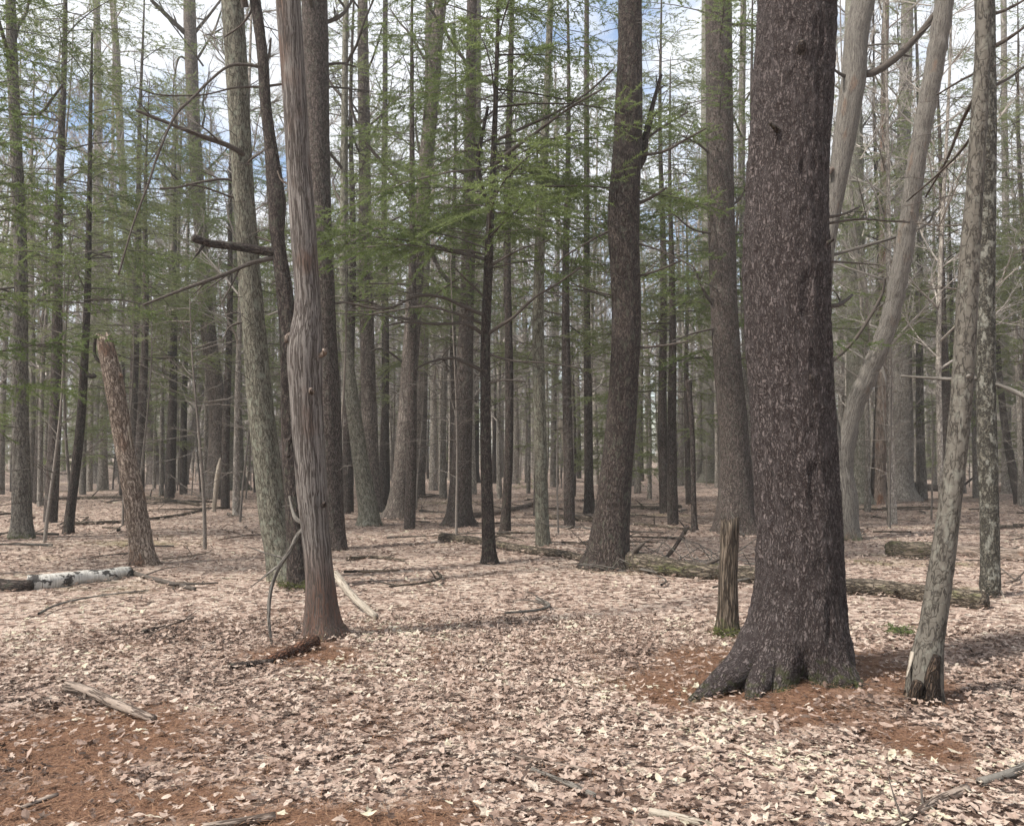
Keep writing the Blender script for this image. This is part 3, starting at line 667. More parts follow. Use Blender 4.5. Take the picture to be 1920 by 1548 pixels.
traced_tree('crooked_tree', 'dark crooked trunk with stubby limbs behind the silver dead trunk',
    [(560, 1100, 40.5), (554, 960, 37.0), (546, 850, 35.2), (545, 740, 33.4), (543, 640, 31.7), (534, 540, 28.2), (522, 450, 26.4), (520, 385, 33.4), (516, 340, 29.9), (508, 270, 22.9), (498, 190, 21.1), (492, 100, 20.2), (478, 0, 19.4), (462, -100, 17.6)],
    'dark', H=13, moss=.4, twigs=21, twt=(.3, .6), sides=32, step=.05, amp=.012, lump=.12, crown=bare_top(13, 8, 3.5),
    branches=[([(520, 476), (490, 470), (440, 462), (395, 457), (362, 446)], 19, 13, -.55, 'dark', 1), ([(505, 482), (470, 494), (420, 515), (345, 542), (268, 572)], 10, 4, -1.0), ([(498, 128), (465, 122), (430, 124), (395, 150), (360, 185), (328, 218), (298, 285), (278, 345), (250, 420), (222, 515)], 6, 3, -1.2),
              ([(500, 130), (504, 105), (508, 72)], 7, 4, .2, 'twig', 0), ([(495, 160), (440, 165), (380, 178), (300, 178), (255, 165)], 4, 2, -.8), ([(524, 165), (545, 155), (560, 150)], 5, 3, .1, 'twig', 0), ([(470, 5), (455, 45), (420, 70)], 5, 3, .3)])
traced_tree('rough_tree', 'rough brown trunk half hidden behind the silver dead trunk',
    [(628, 1030, 45.0), (624, 960, 41.4), (619, 860, 45.0), (615, 750, 45.0), (611, 640, 42.3), (608, 540, 39.6), (602, 400, 37.8), (598, 280, 39.6), (594, 150, 45.0), (591, 50, 48.6), (590, 0, 48.6), (588, -100, 46.8)],
    'brown', H=17, moss=.3, twigs=46, twt=(.2, .6), sides=34, amp=.016, kx=18, kz=6, crown=bare_top(17, 9, 4),
    branches=[([(612, 52), (638, 30), (662, 0)], 9, 5, .4), ([(612, 122), (640, 119), (668, 126)], 6, 3, .3), ([(614, 160), (640, 165), (700, 172)], 5, 2, .4), ([(630, 570), (680, 564), (722, 578)], 5, 3, .4)])
traced_tree('bent_tree', 'dark tall trunk with a slight bend, standing right of the picture centre',
    [(1138, 1066, 92), (1140, 1040, 80), (1146, 980, 68), (1154, 900, 60), (1163, 810, 56), (1170, 700, 53), (1174, 600, 54), (1171, 500, 56), (1168, 420, 60), (1171, 350, 58), (1177, 260, 54), (1180, 150, 48), (1181, 50, 45), (1181, 0, 44), (1182, -120, 42)],
    'dark', H=17, moss=.35, twigs=54, twt=(.15, .6), twl=(.4, 1.3), sides=44, step=.045, amp=.014, kx=22, kz=7, crown=bare_top(17, 9, 4),
    branches=[([(1193, 345), (1204, 300), (1210, 262), (1222, 205), (1240, 140)], 20, 6, .2, 'dark', 5), ([(1203, 292), (1240, 285), (1285, 262), (1325, 240)], 7, 3, -.4), ([(1196, 526), (1235, 506), (1278, 488)], 6, 3, -.4), ([(1196, 656), (1240, 648), (1290, 640)], 6, 3, -.5),
              ([(1205, 395), (1218, 372), (1250, 352)], 8, 4, -.3, 'twig', 1), ([(1205, 288), (1240, 240), (1290, 210)], 6, 3, .3), ([(1150, 420), (1110, 450), (1060, 480), (1040, 500)], 5, 2, -.4), ([(1150, 560), (1110, 545), (1070, 530)], 4, 2, -.5), ([(1190, 450), (1240, 470), (1300, 500)], 5, 2, -.6)])
traced_tree('pine_tree', 'straight brown pine trunk close left of the massive dark pine',
    [(1382, 1000, 85.6), (1381, 960, 72.5), (1378, 880, 59.5), (1372, 780, 53.9), (1363, 680, 52.1), (1357, 560, 50.2), (1353, 440, 50.2), (1350, 320, 50.2), (1348, 200, 50.2), (1347, 80, 49.3), (1347, 0, 48.4), (1346, -120, 46.5)],
    'brown', H=19, moss=.2, twigs=71, twt=(.15, .55), twl=(.4, 1.5), sides=40, step=.06, amp=.012, kx=20, kz=7,
    branches=[([(1345, 592), (1325, 555), (1300, 500)], 8, 4, -.4), ([(1342, 306), (1312, 272), (1280, 255)], 6, 3, -.4), ([(1375, 46), (1405, 48), (1425, 50)], 6, 4, -.2), ([(1340, 610), (1300, 625), (1260, 640)], 5, 2, -.5), ([(1372, 395), (1385, 375), (1398, 352)], 6, 3, -.2), ([(1340, 440), (1300, 430), (1262, 400)], 5, 2, -.6)],
    crown=green_crown(3.6, 18, 3.0, 70, 1.3, .8))
traced_tree('forked_dead_tree', 'twisted pale dead tree forking into two limbs behind the massive pine',
    [(1588, 1012, 46), (1588, 980, 40), (1586, 930, 38), (1576, 870, 36), (1556, 800, 34), (1543, 700, 32), (1541, 600, 30), (1547, 500, 30), (1557, 420, 30), (1570, 340, 34), (1583, 260, 41), (1594, 190, 44), (1601, 140, 46), (1606, 70, 41), (1620, 0, 43), (1645, -90, 40)],
    'silver', H=11, moss=.9, sides=36, step=.05, amp=.016, kx=20, kz=2.5, lump=.12, wob=.01, bmat='silver',
    branches=[([(1580, 905), (1584, 845), (1600, 770), (1623, 713), (1648, 655), (1668, 600), (1690, 494), (1706, 390), (1719, 300), (1743, 170), (1761, 70), (1776, -40)], 33, 33, -.9, 'silver', 0),
              ([(1608, 142), (1640, 135), (1680, 108), (1722, 66), (1752, 28), (1770, 0)], 15, 11, -.5, 'twig', 2), ([(1596, 148), (1578, 140), (1560, 128)], 9, 4, -.3, 'twig', 1), ([(1570, 335), (1560, 318), (1553, 325)], 14, 8, -.2, 'dead', 0), ([(1625, 690), (1600, 640), (1650, 560), (1660, 520)], 8, 4, -.4, 'twig', 1),
              ([(1690, 480), (1720, 430), (1755, 395)], 7, 3, -.3), ([(1592, 90), (1640, 84), (1690, 82)], 5, 2, -.3)])
traced_tree('maple_tree', 'slim grey trunk with a rotten hollow foot right of the massive pine',
    [(1733, 1310, 56.3), (1734, 1275, 58.1), (1738, 1232, 54.6), (1745, 1190, 45.8), (1755, 1130, 43.1), (1766, 1050, 41.4), (1778, 960, 39.6), (1791, 850, 37.8), (1801, 740, 37.8), (1808, 620, 37.0), (1814, 500, 35.2), (1823, 380, 31.7), (1832, 250, 29.0), (1840, 120, 26.4), (1845, 0, 24.6), (1850, -120, 22.9)],
    'maple', H=11, moss=.15, sides=40, step=.025, amp=.007, kx=30, kz=9, lump=.09, wob=.01,
    branches=[([(1822, 165), (1805, 225), (1775, 300), (1735, 370)], 8, 4, .9, 'twig', 3), ([(1824, 240), (1800, 285), (1755, 330), (1700, 378)], 6, 3, .8, 'twig', 3), ([(1836, 130), (1800, 152), (1757, 178)], 5, 3, .4), ([(1812, 420), (1770, 424), (1715, 418)], 4, 2, .4), ([(1810, 545), (1770, 540), (1720, 545)], 4, 2, .4),
              ([(1741, 1316), (1744, 1290), (1750, 1255), (1757, 1228)], 44, 14, -.045, 'rotshade', 0, 'shaded_rotten_core'), ([(1716, 1318), (1716, 1298), (1722, 1278)], 26, 16, -.05, 'rotshade', 0, 'shaded_rotten_core'), ([(1795, 712), (1808, 708), (1818, 704)], 7, 7, -.1, 'silver', 0), ([(1712, 1222), (1706, 1246), (1700, 1268)], 10, 4, -.05, 'pale', 0)])  # solid dark cores paint the shaded inside of the rotten hollow foot
traced_tree('mottled_tree', 'upright trunk mottled with pale lichen, standing on bare stilt roots',
    [(1857, 1118, 26), (1857, 1098, 36), (1857, 1060, 34), (1856, 950, 33), (1853, 800, 33), (1851, 650, 34), (1849, 500, 35), (1848, 350, 36), (1848, 200, 35), (1847, 80, 34), (1846, 0, 34), (1845, -120, 32)],
    'mottled', H=14, twigs=25, twt=(.3, .6), sides=32, step=.04, amp=.012, kx=24, kz=8, lump=.08, crown=bare_top(14, 7.5, 3.5),
    branches=[([(1862, 98), (1888, 74), (1925, 48)], 9, 5, -.3), ([(1860, 168), (1890, 148), (1930, 118)], 7, 4, .3), ([(1858, 32), (1890, 17), (1928, -4)], 7, 4, -.2), ([(1864, 712), (1895, 730), (1930, 748)], 9, 7, -.3, 'silver', 1), ([(1838, 706), (1790, 711), (1740, 708), (1690, 705)], 8, 5, .5, 'silver', 1),
              ([(1850, 1094), (1844, 1112), (1834, 1134)], 9, 5, -.1, 'pale', 0), ([(1868, 1092), (1876, 1108), (1886, 1128)], 8, 4, -.1, 'pale', 0), ([(1856, 1094), (1854, 1115), (1856, 1130)], 6, 4, -.1, 'rot', 0)])
traced_tree('slender_pine', 'slender dark pine with spidery dead branches in the very middle',
    [(918, 1056, 31.2), (917, 1030, 26.2), (914, 950, 23.0), (911, 850, 20.5), (910, 740, 18.9), (910, 640, 18.0), (914, 540, 16.4), (918, 440, 15.6), (921, 380, 13.9), (925, 300, 11.5), (929, 200, 9.0), (932, 100, 7.4), (934, 0, 6.6)],
    'dark', H=9.8, twigs=96, twt=(.2, .75), twl=(.4, 1.4), sides=28, step=.045, amp=.007, kx=34, kz=10, lump=.08,
    branches=[([(905, 628), (875, 607), (840, 607), (808, 607), (760, 604), (720, 612)], 8, 3, -.6), ([(900, 594), (855, 568), (828, 557), (785, 554), (720, 579), (640, 565)], 8, 3, -.8), ([(904, 606), (855, 588), (800, 575), (740, 582), (690, 590)], 6, 2.5, .5),
              ([(902, 696), (872, 679), (848, 671), (808, 678), (780, 690)], 8, 3, -.4), ([(912, 630), (935, 612), (962, 595), (1002, 558), (1045, 532), (1090, 500)], 8, 3, -.5), ([(917, 396), (903, 350), (896, 300), (904, 255), (915, 200)], 13, 6, .2, 'dark', 2),
              ([(924, 314), (955, 285), (996, 255), (1070, 201), (1128, 168)], 9, 3, -.6), ([(928, 262), (980, 240), (1040, 212), (1100, 175), (1150, 130)], 7, 3, -.3), ([(915, 660), (960, 676), (1020, 680), (1090, 690)], 5, 2, -.4), ([(910, 720), (950, 712), (985, 716)], 4, 2, -.4),
              ([(905, 560), (880, 530), (850, 500)], 5, 2, -.4), ([(912, 480), (880, 470), (830, 468)], 5, 2, -.4), ([(920, 500), (970, 470), (1030, 450)], 5, 2, -.5)],
    crown=green_crown(4.5, 9.7, 3.2, 100, 1.15, .95))
traced_tree('brown_pine', 'broad brown trunk standing behind the fallen log left of the slender pine',
    [(861, 986, 58.3), (862, 955, 47.0), (866, 860, 37.6), (870, 750, 32.9), (873, 640, 29.1), (877, 520, 26.3), (879, 400, 23.5), (881, 280, 21.6), (883, 150, 19.7), (885, 0, 18.8), (886, -80, 17.9)],
    'brown', H=17, twigs=54, twt=(.15, .7), twl=(.5, 1.6), moss=.4, amp=.012, crown=green_crown(7.5, 16.5, 2.4, 30, 1.4, .6),
    branches=[([(868, 556), (835, 520), (812, 480), (800, 458), (786, 402), (740, 332), (690, 272), (665, 222), (655, 180)], 9, 5, -.8), ([(884, 132), (850, 82), (818, 35), (800, 0)], 7, 4, -.4), ([(876, 330), (840, 310), (808, 292)], 6, 3, -.4), ([(872, 700), (845, 690), (830, 670), (845, 650)], 4, 2, -.3)])
traced_tree('thin_pine', 'thin dark trunk immediately right of the slender middle pine',
    [(947, 996, 21.0), (950, 940, 17.5), (954, 850, 16.1), (955, 740, 15.4), (954, 640, 14.7), (951, 520, 14.0), (951, 400, 13.3), (953, 280, 12.6), (957, 150, 10.5), (960, 0, 8.4)], 'dark', H=13, twigs=54, twt=(.2, .7), twl=(.4, 1.3), amp=.008,
    crown=green_crown(6.5, 12.8, 2.2, 26, 1.2, .7))
traced_tree('young_maple', 'thin straight olive trunk standing right behind the fallen log',
    [(1018, 1022, 28), (1016, 960, 25), (1014, 850, 24), (1011, 740, 23), (1009, 620, 22), (1011, 500, 20), (1016, 380, 18), (1022, 250, 15), (1028, 120, 13), (1033, 0, 11)], 'olive', H=11, twigs=16, amp=.005, moss=.5, twt=(.3, .7))
traced_tree('young_maple', 'thin brown trunk left of the bent dark tall trunk, set farther back',
    [(1105, 962, 21.8), (1104, 900, 17.2), (1103, 780, 15.6), (1101, 640, 13.3), (1100, 500, 11.7), (1100, 350, 10.9), (1100, 180, 9.4), (1100, 0, 8.6)], 'brown', H=15, twigs=22, amp=.008, twt=(.2, .7), twl=(.5, 1.5), crown=green_crown(7.0, 14.8, 2.2, 24, 1.4, .6))
traced_tree('grey_tree', 'grey trunk with mossy foot at the photo\'s left edge',
    [(40, 1008, 46.2), (41, 975, 36.4), (41, 880, 30.8), (40, 760, 28.0), (40, 640, 25.2), (39, 520, 23.1), (36, 400, 21.7), (31, 280, 20.3), (26, 150, 18.9), (21, 0, 17.5), (18, -80, 16.8)],
    'grey', H=16, moss=.9, twigs=46, twt=(.15, .65), amp=.012, crown=bare_top(16, 9, 4), branches=[([(50, 215), (75, 212), (98, 185), (118, 158)], 6, 4, -.3), ([(30, 560), (12, 545), (-10, 540)], 6, 3, -.3), ([(52, 640), (85, 650), (120, 640)], 5, 2, -.3)])
traced_tree('hemlock_sapling', 'dark leaning sapling beside the snapped reddish snag, green needles above',
    [(128, 1000, 19.8), (132, 960, 17.1), (142, 880, 16.2), (152, 780, 15.3), (158, 660, 13.5), (163, 540, 11.7), (166, 420, 9.9), (169, 300, 7.2), (171, 180, 5.4), (172, 60, 3.6)], 'dark', H=0, twigs=54, twt=(.3, .75), amp=.006,
    crown=green_crown(4.2, 10.0, 2.3, 44, 1.1, .8), branches=[([(163, 700), (172, 706), (178, 702)], 10, 9, 0, 'dark', 0), ([(166, 560), (220, 562), (270, 570)], 5, 2, -.3)])
traced_tree('snapped_snag', 'leaning reddish snag snapped off at the top, bark peeling',
    [(269, 1058, 51.2), (266, 1030, 41.6), (260, 985, 38.4), (250, 920, 36.8), (240, 870, 33.6), (228, 800, 32.0), (214, 720, 32.0), (203, 670, 29.6), (195, 636, 26.4)], 'rot', H=0, moss=.35, sides=36, step=.04, amp=.02, kx=14, kz=5, lump=.12, broken=.16, cat='snag',
    branches=[([(214, 690), (224, 700), (228, 705)], 9, 6, -.1, 'rot', 0), ([(186, 690), (180, 670), (178, 640), (182, 628)], 7, 4, -.1, 'dark', 0), ([(238, 880), (246, 840), (240, 800)], 4, 3, -.15, 'pale', 0)])
traced_tree('broken_stub', 'mossy broken stub standing just left of the massive pine',
    [(1365, 1188, 40), (1365, 1150, 36), (1365, 1080, 34), (1367, 1020, 34), (1368, 985, 33)], 'stub', H=0, moss=1.0, sides=32, step=.02, amp=.012, kx=30, kz=2.5, lump=.12, broken=.17, cat='stump')
traced_tree('splintered_stub', 'pale pointed splinter of wood standing upright left of the leaning trunk',
    [(401, 958, 7), (404, 925, 9), (408, 890, 9.5), (411, 870, 7), (413, 858, 2)], 'pale', H=0, sides=12, amp=.004, cat='stump')
traced_tree('pale_snag', 'small pale snag with a knob top far behind the fallen log',
    [(1068, 936, 17), (1066, 900, 14), (1062, 850, 13), (1058, 815, 12), (1055, 800, 16), (1054, 788, 13)], 'pale', H=0, sides=12, amp=.012, broken=.1, cat='snag')
traced_tree('dead_sapling', 'short dead stem with a snapped top left of the brown pine trunk',
    [(1302, 996, 13), (1301, 950, 10), (1299, 850, 9), (1296, 780, 9), (1292, 735, 10), (1291, 715, 14)], 'brown', H=0, sides=14, amp=.008, broken=.08, twigs=21, twt=(.2, .9), twl=(.15, .5), cat='stump')
MID = [
 ('brown_tree', 'brown trunk rising behind the leaning trunk, buttressed at its foot', [(400, 935, 52.7), (404, 905, 39.1), (407, 830, 34.0), (404, 740, 30.6), (393, 640, 27.2), (383, 540, 24.6), (374, 420, 23.8), (366, 280, 23.8), (359, 140, 22.9), (354, 0, 22.1)], 'midbrown', 20, [([(352, 72), (322, 38), (283, 0)], 10, 7, -.6), ([(366, 68), (388, 34), (414, 0)], 7, 4, .4), ([(352, 120), (335, 110), (325, 190), (338, 320)], 4, 2, -.5), ([(352, 130), (400, 60), (415, 20)], 5, 3, .5)], .5),
 ('slim_tree', 'slim brown trunk right of the rough half hidden trunk, leaning outward', [(692, 985, 44), (690, 950, 36), (676, 860, 30), (664, 770, 26), (654, 680, 22), (648, 600, 18), (645, 480, 15), (646, 300, 13), (650, 0, 10)], 'midolive', 16, [], .5),
 ('slim_tree', 'mossy footed trunk in the clump between silver dead trunk and brown pine', [(700, 960, 44), (697, 920, 34), (692, 800, 30), (688, 640, 27), (685, 480, 25), (683, 320, 23), (681, 150, 21), (680, 0, 19)], 'midbrown', 18, [], .8),
 ('leaning_pine', 'sturdy brown trunk leaning right at the heart of the crowded clump', [(742, 972, 51.0), (747, 945, 40.8), (756, 870, 35.7), (762, 780, 33.1), (768, 680, 31.4), (775, 580, 29.8), (784, 460, 28.9), (794, 350, 28.1), (806, 220, 26.3), (820, 60, 24.6), (826, 0, 23.8)], 'midbrown', 19, [([(760, 690), (720, 655), (690, 660)], 5, 2, -.4), ([(790, 360), (760, 345), (720, 330)], 5, 2, -.4)], .3),
 ('brown_tree', 'reddish brown trunk close behind the trunk leaning right', [(783, 928, 28.0), (786, 890, 23.8), (790, 800, 21.0), (793, 690, 18.9), (796, 560, 17.5), (799, 420, 16.1), (802, 250, 14.7), (805, 0, 12.6)], 'midbrown', 20, [], .2),
 ('slim_tree', 'slim dark stem squeezed in the crowded clump left of the leaning one', [(724, 935, 16), (724, 860, 14), (723, 740, 13), (722, 600, 12), (721, 400, 11), (722, 200, 10), (723, 0, 9)], 'dark', 16, [], 0),
 ('grey_tree', 'grey trunk right of the massive pine, behind the twisted dead tree', [(1612, 946, 52), (1610, 915, 42), (1608, 800, 39), (1606, 650, 38), (1603, 500, 37), (1600, 350, 36), (1599, 200, 34), (1600, 0, 30)], 'midolive', 20, [], .3),
 ('grey_tree', 'stout purplish grey trunk with spreading feet behind the slim hollow-footed one', [(1690, 938, 60.8), (1689, 905, 45.2), (1689, 820, 40.6), (1689, 700, 36.7), (1690, 560, 32.8), (1691, 420, 28.9), (1694, 280, 25.0), (1697, 120, 21.8), (1700, 0, 20.3)], 'midgrey', 21, [], .2),
 ('slim_tree', 'slim brown trunk wedged between two grey ones right of the massive pine', [(1645, 945, 36), (1646, 900, 26), (1650, 780, 24), (1654, 640, 22), (1656, 480, 19), (1657, 300, 16), (1658, 150, 13), (1659, 0, 11)], 'dead', 18, [], 0),
 ('slim_tree', 'thin pale trunk peeping out along the massive pine\'s left flank', [(1424, 965, 18), (1416, 900, 15), (1408, 800, 15), (1402, 680, 15), (1396, 560, 14), (1392, 420, 13), (1392, 250, 12), (1394, 0, 10)], 'midgrey', 15, [], 0),
 ('woodland_tree', 'brown trunk with dark base to the right of the snapped snag', [(292, 908, 33.6), (288, 870, 25.6), (278, 780, 21.6), (264, 680, 18.4), (250, 570, 16.0), (238, 440, 14.4), (228, 300, 13.6), (219, 120, 12.8), (212, 0, 11.2)], 'midbrown', 24, [], .3),
 ('woodland_tree', 'slanting grey trunk leaning right between snapped snag and leaning trunk', [(333, 908, 36), (343, 870, 27), (356, 810, 24), (368, 755, 22), (380, 700, 20), (392, 620, 17), (402, 500, 14)], 'midgrey', 0, [], 0),
 ('woodland_tree', 'grey trunk with moss apron directly left of the olive leaning trunk', [(440, 918, 49.6), (440, 885, 36.8), (439, 800, 32.0), (439, 680, 28.0), (440, 540, 24.8), (441, 380, 21.6), (442, 200, 19.2), (443, 0, 16.0)], 'midolive', 23, [], .9),
 ('woodland_tree', 'straight pale grey trunk glimpsed past the dark leaning sapling', [(184, 906, 32.2), (184, 870, 26.6), (184, 780, 23.8), (184, 640, 21.0), (184, 480, 18.2), (183, 300, 15.4), (182, 120, 13.3), (181, 0, 11.9)], 'midgrey', 23, [], .5),
 ('woodland_tree', 'mossy based trunk seen just left of the straight brown pine trunk', [(1334, 905, 44), (1334, 870, 34), (1332, 760, 29), (1330, 620, 26), (1328, 450, 24), (1326, 250, 22), (1325, 0, 19)], 'midolive', 22, [], 1.0),
 ('woodland_tree', 'thin grey trunk at the photo\'s right edge past the lichen mottled one', [(1888, 925, 20), (1887, 850, 15), (1886, 740, 14), (1885, 600, 13), (1884, 400, 12), (1883, 200, 11), (1882, 0, 10)], 'midgrey', 16, [], 0),
 ('woodland_tree', 'dark leaning sapling stem near the right edge, foot hidden by leaves', [(1915, 945, 22), (1904, 900, 17), (1893, 840, 14), (1885, 780, 12), (1876, 700, 10), (1868, 600, 8)], 'dark', 0, [], 0),
 ('woodland_tree', 'dark trunk between the straight pines seen under green needles', [(885, 905, 30), (886, 870, 24), (888, 780, 21), (890, 650, 19), (892, 480, 17), (894, 300, 15), (896, 0, 12)], 'dark', 20, [], 0),
]
for (nm, lab, sp, mt, H, br, ms) in MID:
    traced_tree(nm, lab, sp, mt, H=H, moss=ms, branches=br, twigs=37, twl=(.5, 1.6), twt=(.15, .7), sides=22, step=.12, amp=.012, kx=16, kz=5, lump=.07, wob=.05, crown=bare_top(H, H*.45, 4.2) if H > 14 else None)

# ------------------------------------------------------------------ fallen wood
def fallen(name, label, pts, w0, w1, mat, cat='log', moss=0., amp=.008, sub=0, lift=0., sides=18, group=None, lifts=None, bmat=None, broken=.0, seed=1):
    rg = random.Random(hash_str(label)); n = len(pts); q = []
    ws = np.linspace(w0, w1, n)
    for i, (px, py) in enumerate(pts):
        g = G(px, py); r = ws[i]*.5*g[1]/F; g = g.copy(); g[2] = GZ(g[0], g[1])+r*.5+.006+(lifts[i] if lifts else lift); q.append((g, r))
    loc = q[0][0].copy(); loc[2] = GZ(loc[0], loc[1])
    root = thing(name, label, cat, loc, group)
    p, v = smooth(np.array([a for a, _ in q])-loc, [r for _, r in q], .05 if w0 > 15 else .03)
    mb = MB(); d = bark_disp(amp, 20, 5, .22, rg.randrange(99))
    p = np.vstack([p[0]-(p[1]-p[0])*.02, p]); v = np.vstack([v[0]*.35, v])
    mb.tube(p, v[:, 0], sides, d, 0, 0)
    if moss: mb.ms[0] = np.full(len(mb.v[0]), moss)*.62
    mb.build('log' if cat == 'log' else 'stick', M[mat], root)
    L_ = np.linalg.norm(p[-1]-p[0])
    for _ in range(sub):
        k = rg.randrange(len(p)//6, len(p)-2); d = nrm(p[k+1]-p[k]); d2 = nrm(d+np.array([rg.gauss(0, .7), rg.gauss(0, .5), rg.uniform(.1, 1.0)])); l2 = L_*rg.uniform(.08, .3); r = v[k, 0]*.4
        b_ = MB(); b_.tube(np.array([p[k], p[k]+d2*l2*.5+np.array([0, 0, rg.gauss(0, .1)])*l2, p[k]+d2*l2]), [r, r*.7, r*.25], 7); b_.build('branch', M[bmat or mat], root)
    return root
fallen('fallen_log', 'long fallen log lying behind the slender middle pine', [(828, 1012), (900, 1020), (980, 1034), (1060, 1044), (1112, 1056)], 17, 13, 'log', moss=.3, sub=1)
fallen('fallen_log', 'dark mossy fallen log between the bent dark trunk and the massive pine', [(1120, 1056), (1200, 1068), (1290, 1080), (1380, 1086), (1440, 1092)], 42, 34, 'log', moss=.6, amp=.02, sub=3, bmat='twig')
fallen('fallen_log', 'pale fallen log lying right of the massive pine, ending at stilt roots', [(1562, 1112), (1640, 1112), (1720, 1122), (1800, 1132), (1846, 1138)], 34, 36, 'log', moss=.25, amp=.02, sub=1)
fallen('fallen_log', 'fallen log crossing behind the lichen mottled trunk near right edge', [(1765, 1036), (1840, 1044), (1940, 1052)], 24, 26, 'dead', sub=0)
fallen('fallen_log', 'crumbling mossy log end left of the slim hollow-footed trunk', [(1672, 1040), (1720, 1046), (1775, 1046)], 34, 40, 'log', moss=.7, amp=.05)
fallen('birch_log', 'white birch log with black patches lying near the left edge', [(52, 1103), (95, 1099), (150, 1091), (200, 1086), (240, 1078)], 30, 20, 'birch', amp=.03)
fallen('fallen_log', 'dark decayed log touching the white birch log at the left edge', [(-30, 1100), (20, 1106), (62, 1104)], 24, 20, 'dark')
fallen('fallen_branch', 'dark thin fallen branch at the foot of the snapped snag', [(225, 1070), (290, 1088), (365, 1106)], 9, 6, 'twig', 'branch', sub=2)
fallen('fallen_branch', 'short thick grey branch in the left foreground by rusty needles', [(124, 1312), (170, 1318), (225, 1334), (288, 1352)], 20, 12, 'dead', 'branch', lifts=[.07, .05, .02, 0], sub=1)
fallen('fallen_stick', 'short thin stick with dark underside at lower middle', [(798, 1414), (850, 1412)], 8, 8, 'dead', 'stick')
fallen('fallen_stick', 'long brown stick at bottom centre, upper of a pair', [(940, 1418), (1000, 1430), (1060, 1442), (1108, 1452)], 11, 10, 'dead', 'stick', sub=1)
fallen('fallen_stick', 'pale grey stick at bottom centre, lower of a pair', [(998, 1446), (1050, 1466), (1116, 1496)], 9, 9, 'silver', 'stick')
fallen('fallen_stick', 'bleached stick cut by the bottom edge right of centre', [(1218, 1530), (1280, 1540), (1352, 1558)], 17, 12, 'pale', 'stick')
fallen('fallen_stick', 'brown stick cut by the bottom edge left of centre', [(380, 1558), (440, 1548), (516, 1534)], 13, 12, 'dead', 'stick')
fallen('fallen_branch', 'grey branch entering the bottom right corner', [(1838, 1472), (1880, 1462), (1945, 1436)], 16, 18, 'silver', 'branch')
fallen('fallen_branch', 'curved brown branch with dark debris in the bottom right', [(1676, 1556), (1720, 1528), (1760, 1506), (1812, 1486)], 12, 17, 'dead', 'branch', sub=3, bmat='twig')
fallen('fallen_stick', 'thin grey stick on rusty needles near bottom left corner', [(40, 1518), (75, 1505), (108, 1492)], 7, 6, 'dead', 'stick')
fallen('fallen_stick', 'charred dark stick left of the rotten wood at the dead trunk\'s foot', [(432, 1252), (465, 1248), (512, 1243)], 9, 9, 'dark', 'stick')
fallen('rotten_wood', 'crumbled red rotten wood lying at the silver dead trunk\'s foot', [(505, 1242), (545, 1228), (590, 1210)], 13, 24, 'redrot', 'log', amp=.02)
fallen('split_branch', 'pale split branch propped against the silver dead trunk\'s right side', [(628, 1125), (660, 1140), (704, 1160)], 15, 12, 'pale', 'branch', lifts=[.26, .11, 0])
for lab, pts, w0, w1, mt in [
    ('thin fallen pole behind the dark leaning sapling, far left', [(60, 940), (140, 936), (230, 934)], 8, 6, 'log'), ('thin dark fallen branch crossing behind the leaning sapling and snag', [(120, 984), (220, 980), (330, 968), (385, 956)], 7, 4, 'log'),
    ('fallen pole right of the snapped snag, pointing at the pale splinter', [(262, 934), (320, 940), (372, 948)], 7, 6, 'log'), ('grey fallen log glimpsed between slanting trunk and pale splinter', [(345, 900), (395, 902)], 12, 9, 'dead'),
    ('thin fallen log sloping up behind the thin dark trunk', [(870, 972), (940, 962), (1005, 946)], 12, 9, 'dead'), ('short fallen log right of the thin straight olive trunk', [(1030, 972), (1070, 975), (1118, 978)], 11, 10, 'log'),
    ('thin fallen log right of the bent dark tall trunk', [(1182, 952), (1230, 955), (1275, 952)], 8, 8, 'log'), ('thin fallen branch far right of the bent dark trunk, nearer of two', [(1190, 984), (1250, 990), (1310, 994)], 7, 4, 'log'),
    ('dark fallen log at the back between stout grey and hollow-footed trunks', [(1715, 916), (1760, 920), (1800, 924)], 16, 14, 'dark'), ('reddish fallen log at the back by the right edge', [(1868, 922), (1930, 926)], 15, 15, 'rot'),
    ('thin fallen branch under the right edge, right of the mottled trunk', [(1872, 990), (1940, 988)], 7, 6, 'log'), ('fallen branch in leaves left of the fallen log\'s far end', [(650, 1050), (700, 1046), (760, 1052)], 7, 4, 'log'),
    ('thin dark stick in leaves below the white birch log', [(268, 1188), (310, 1175)], 8, 5, 'dark'), ('small dark stick in leaves right of the charred stick', [(880, 1252), (935, 1260)], 7, 4, 'dark')]:
    fallen('fallen_branch', lab, pts, w0, w1, mt, 'branch', sub=1)
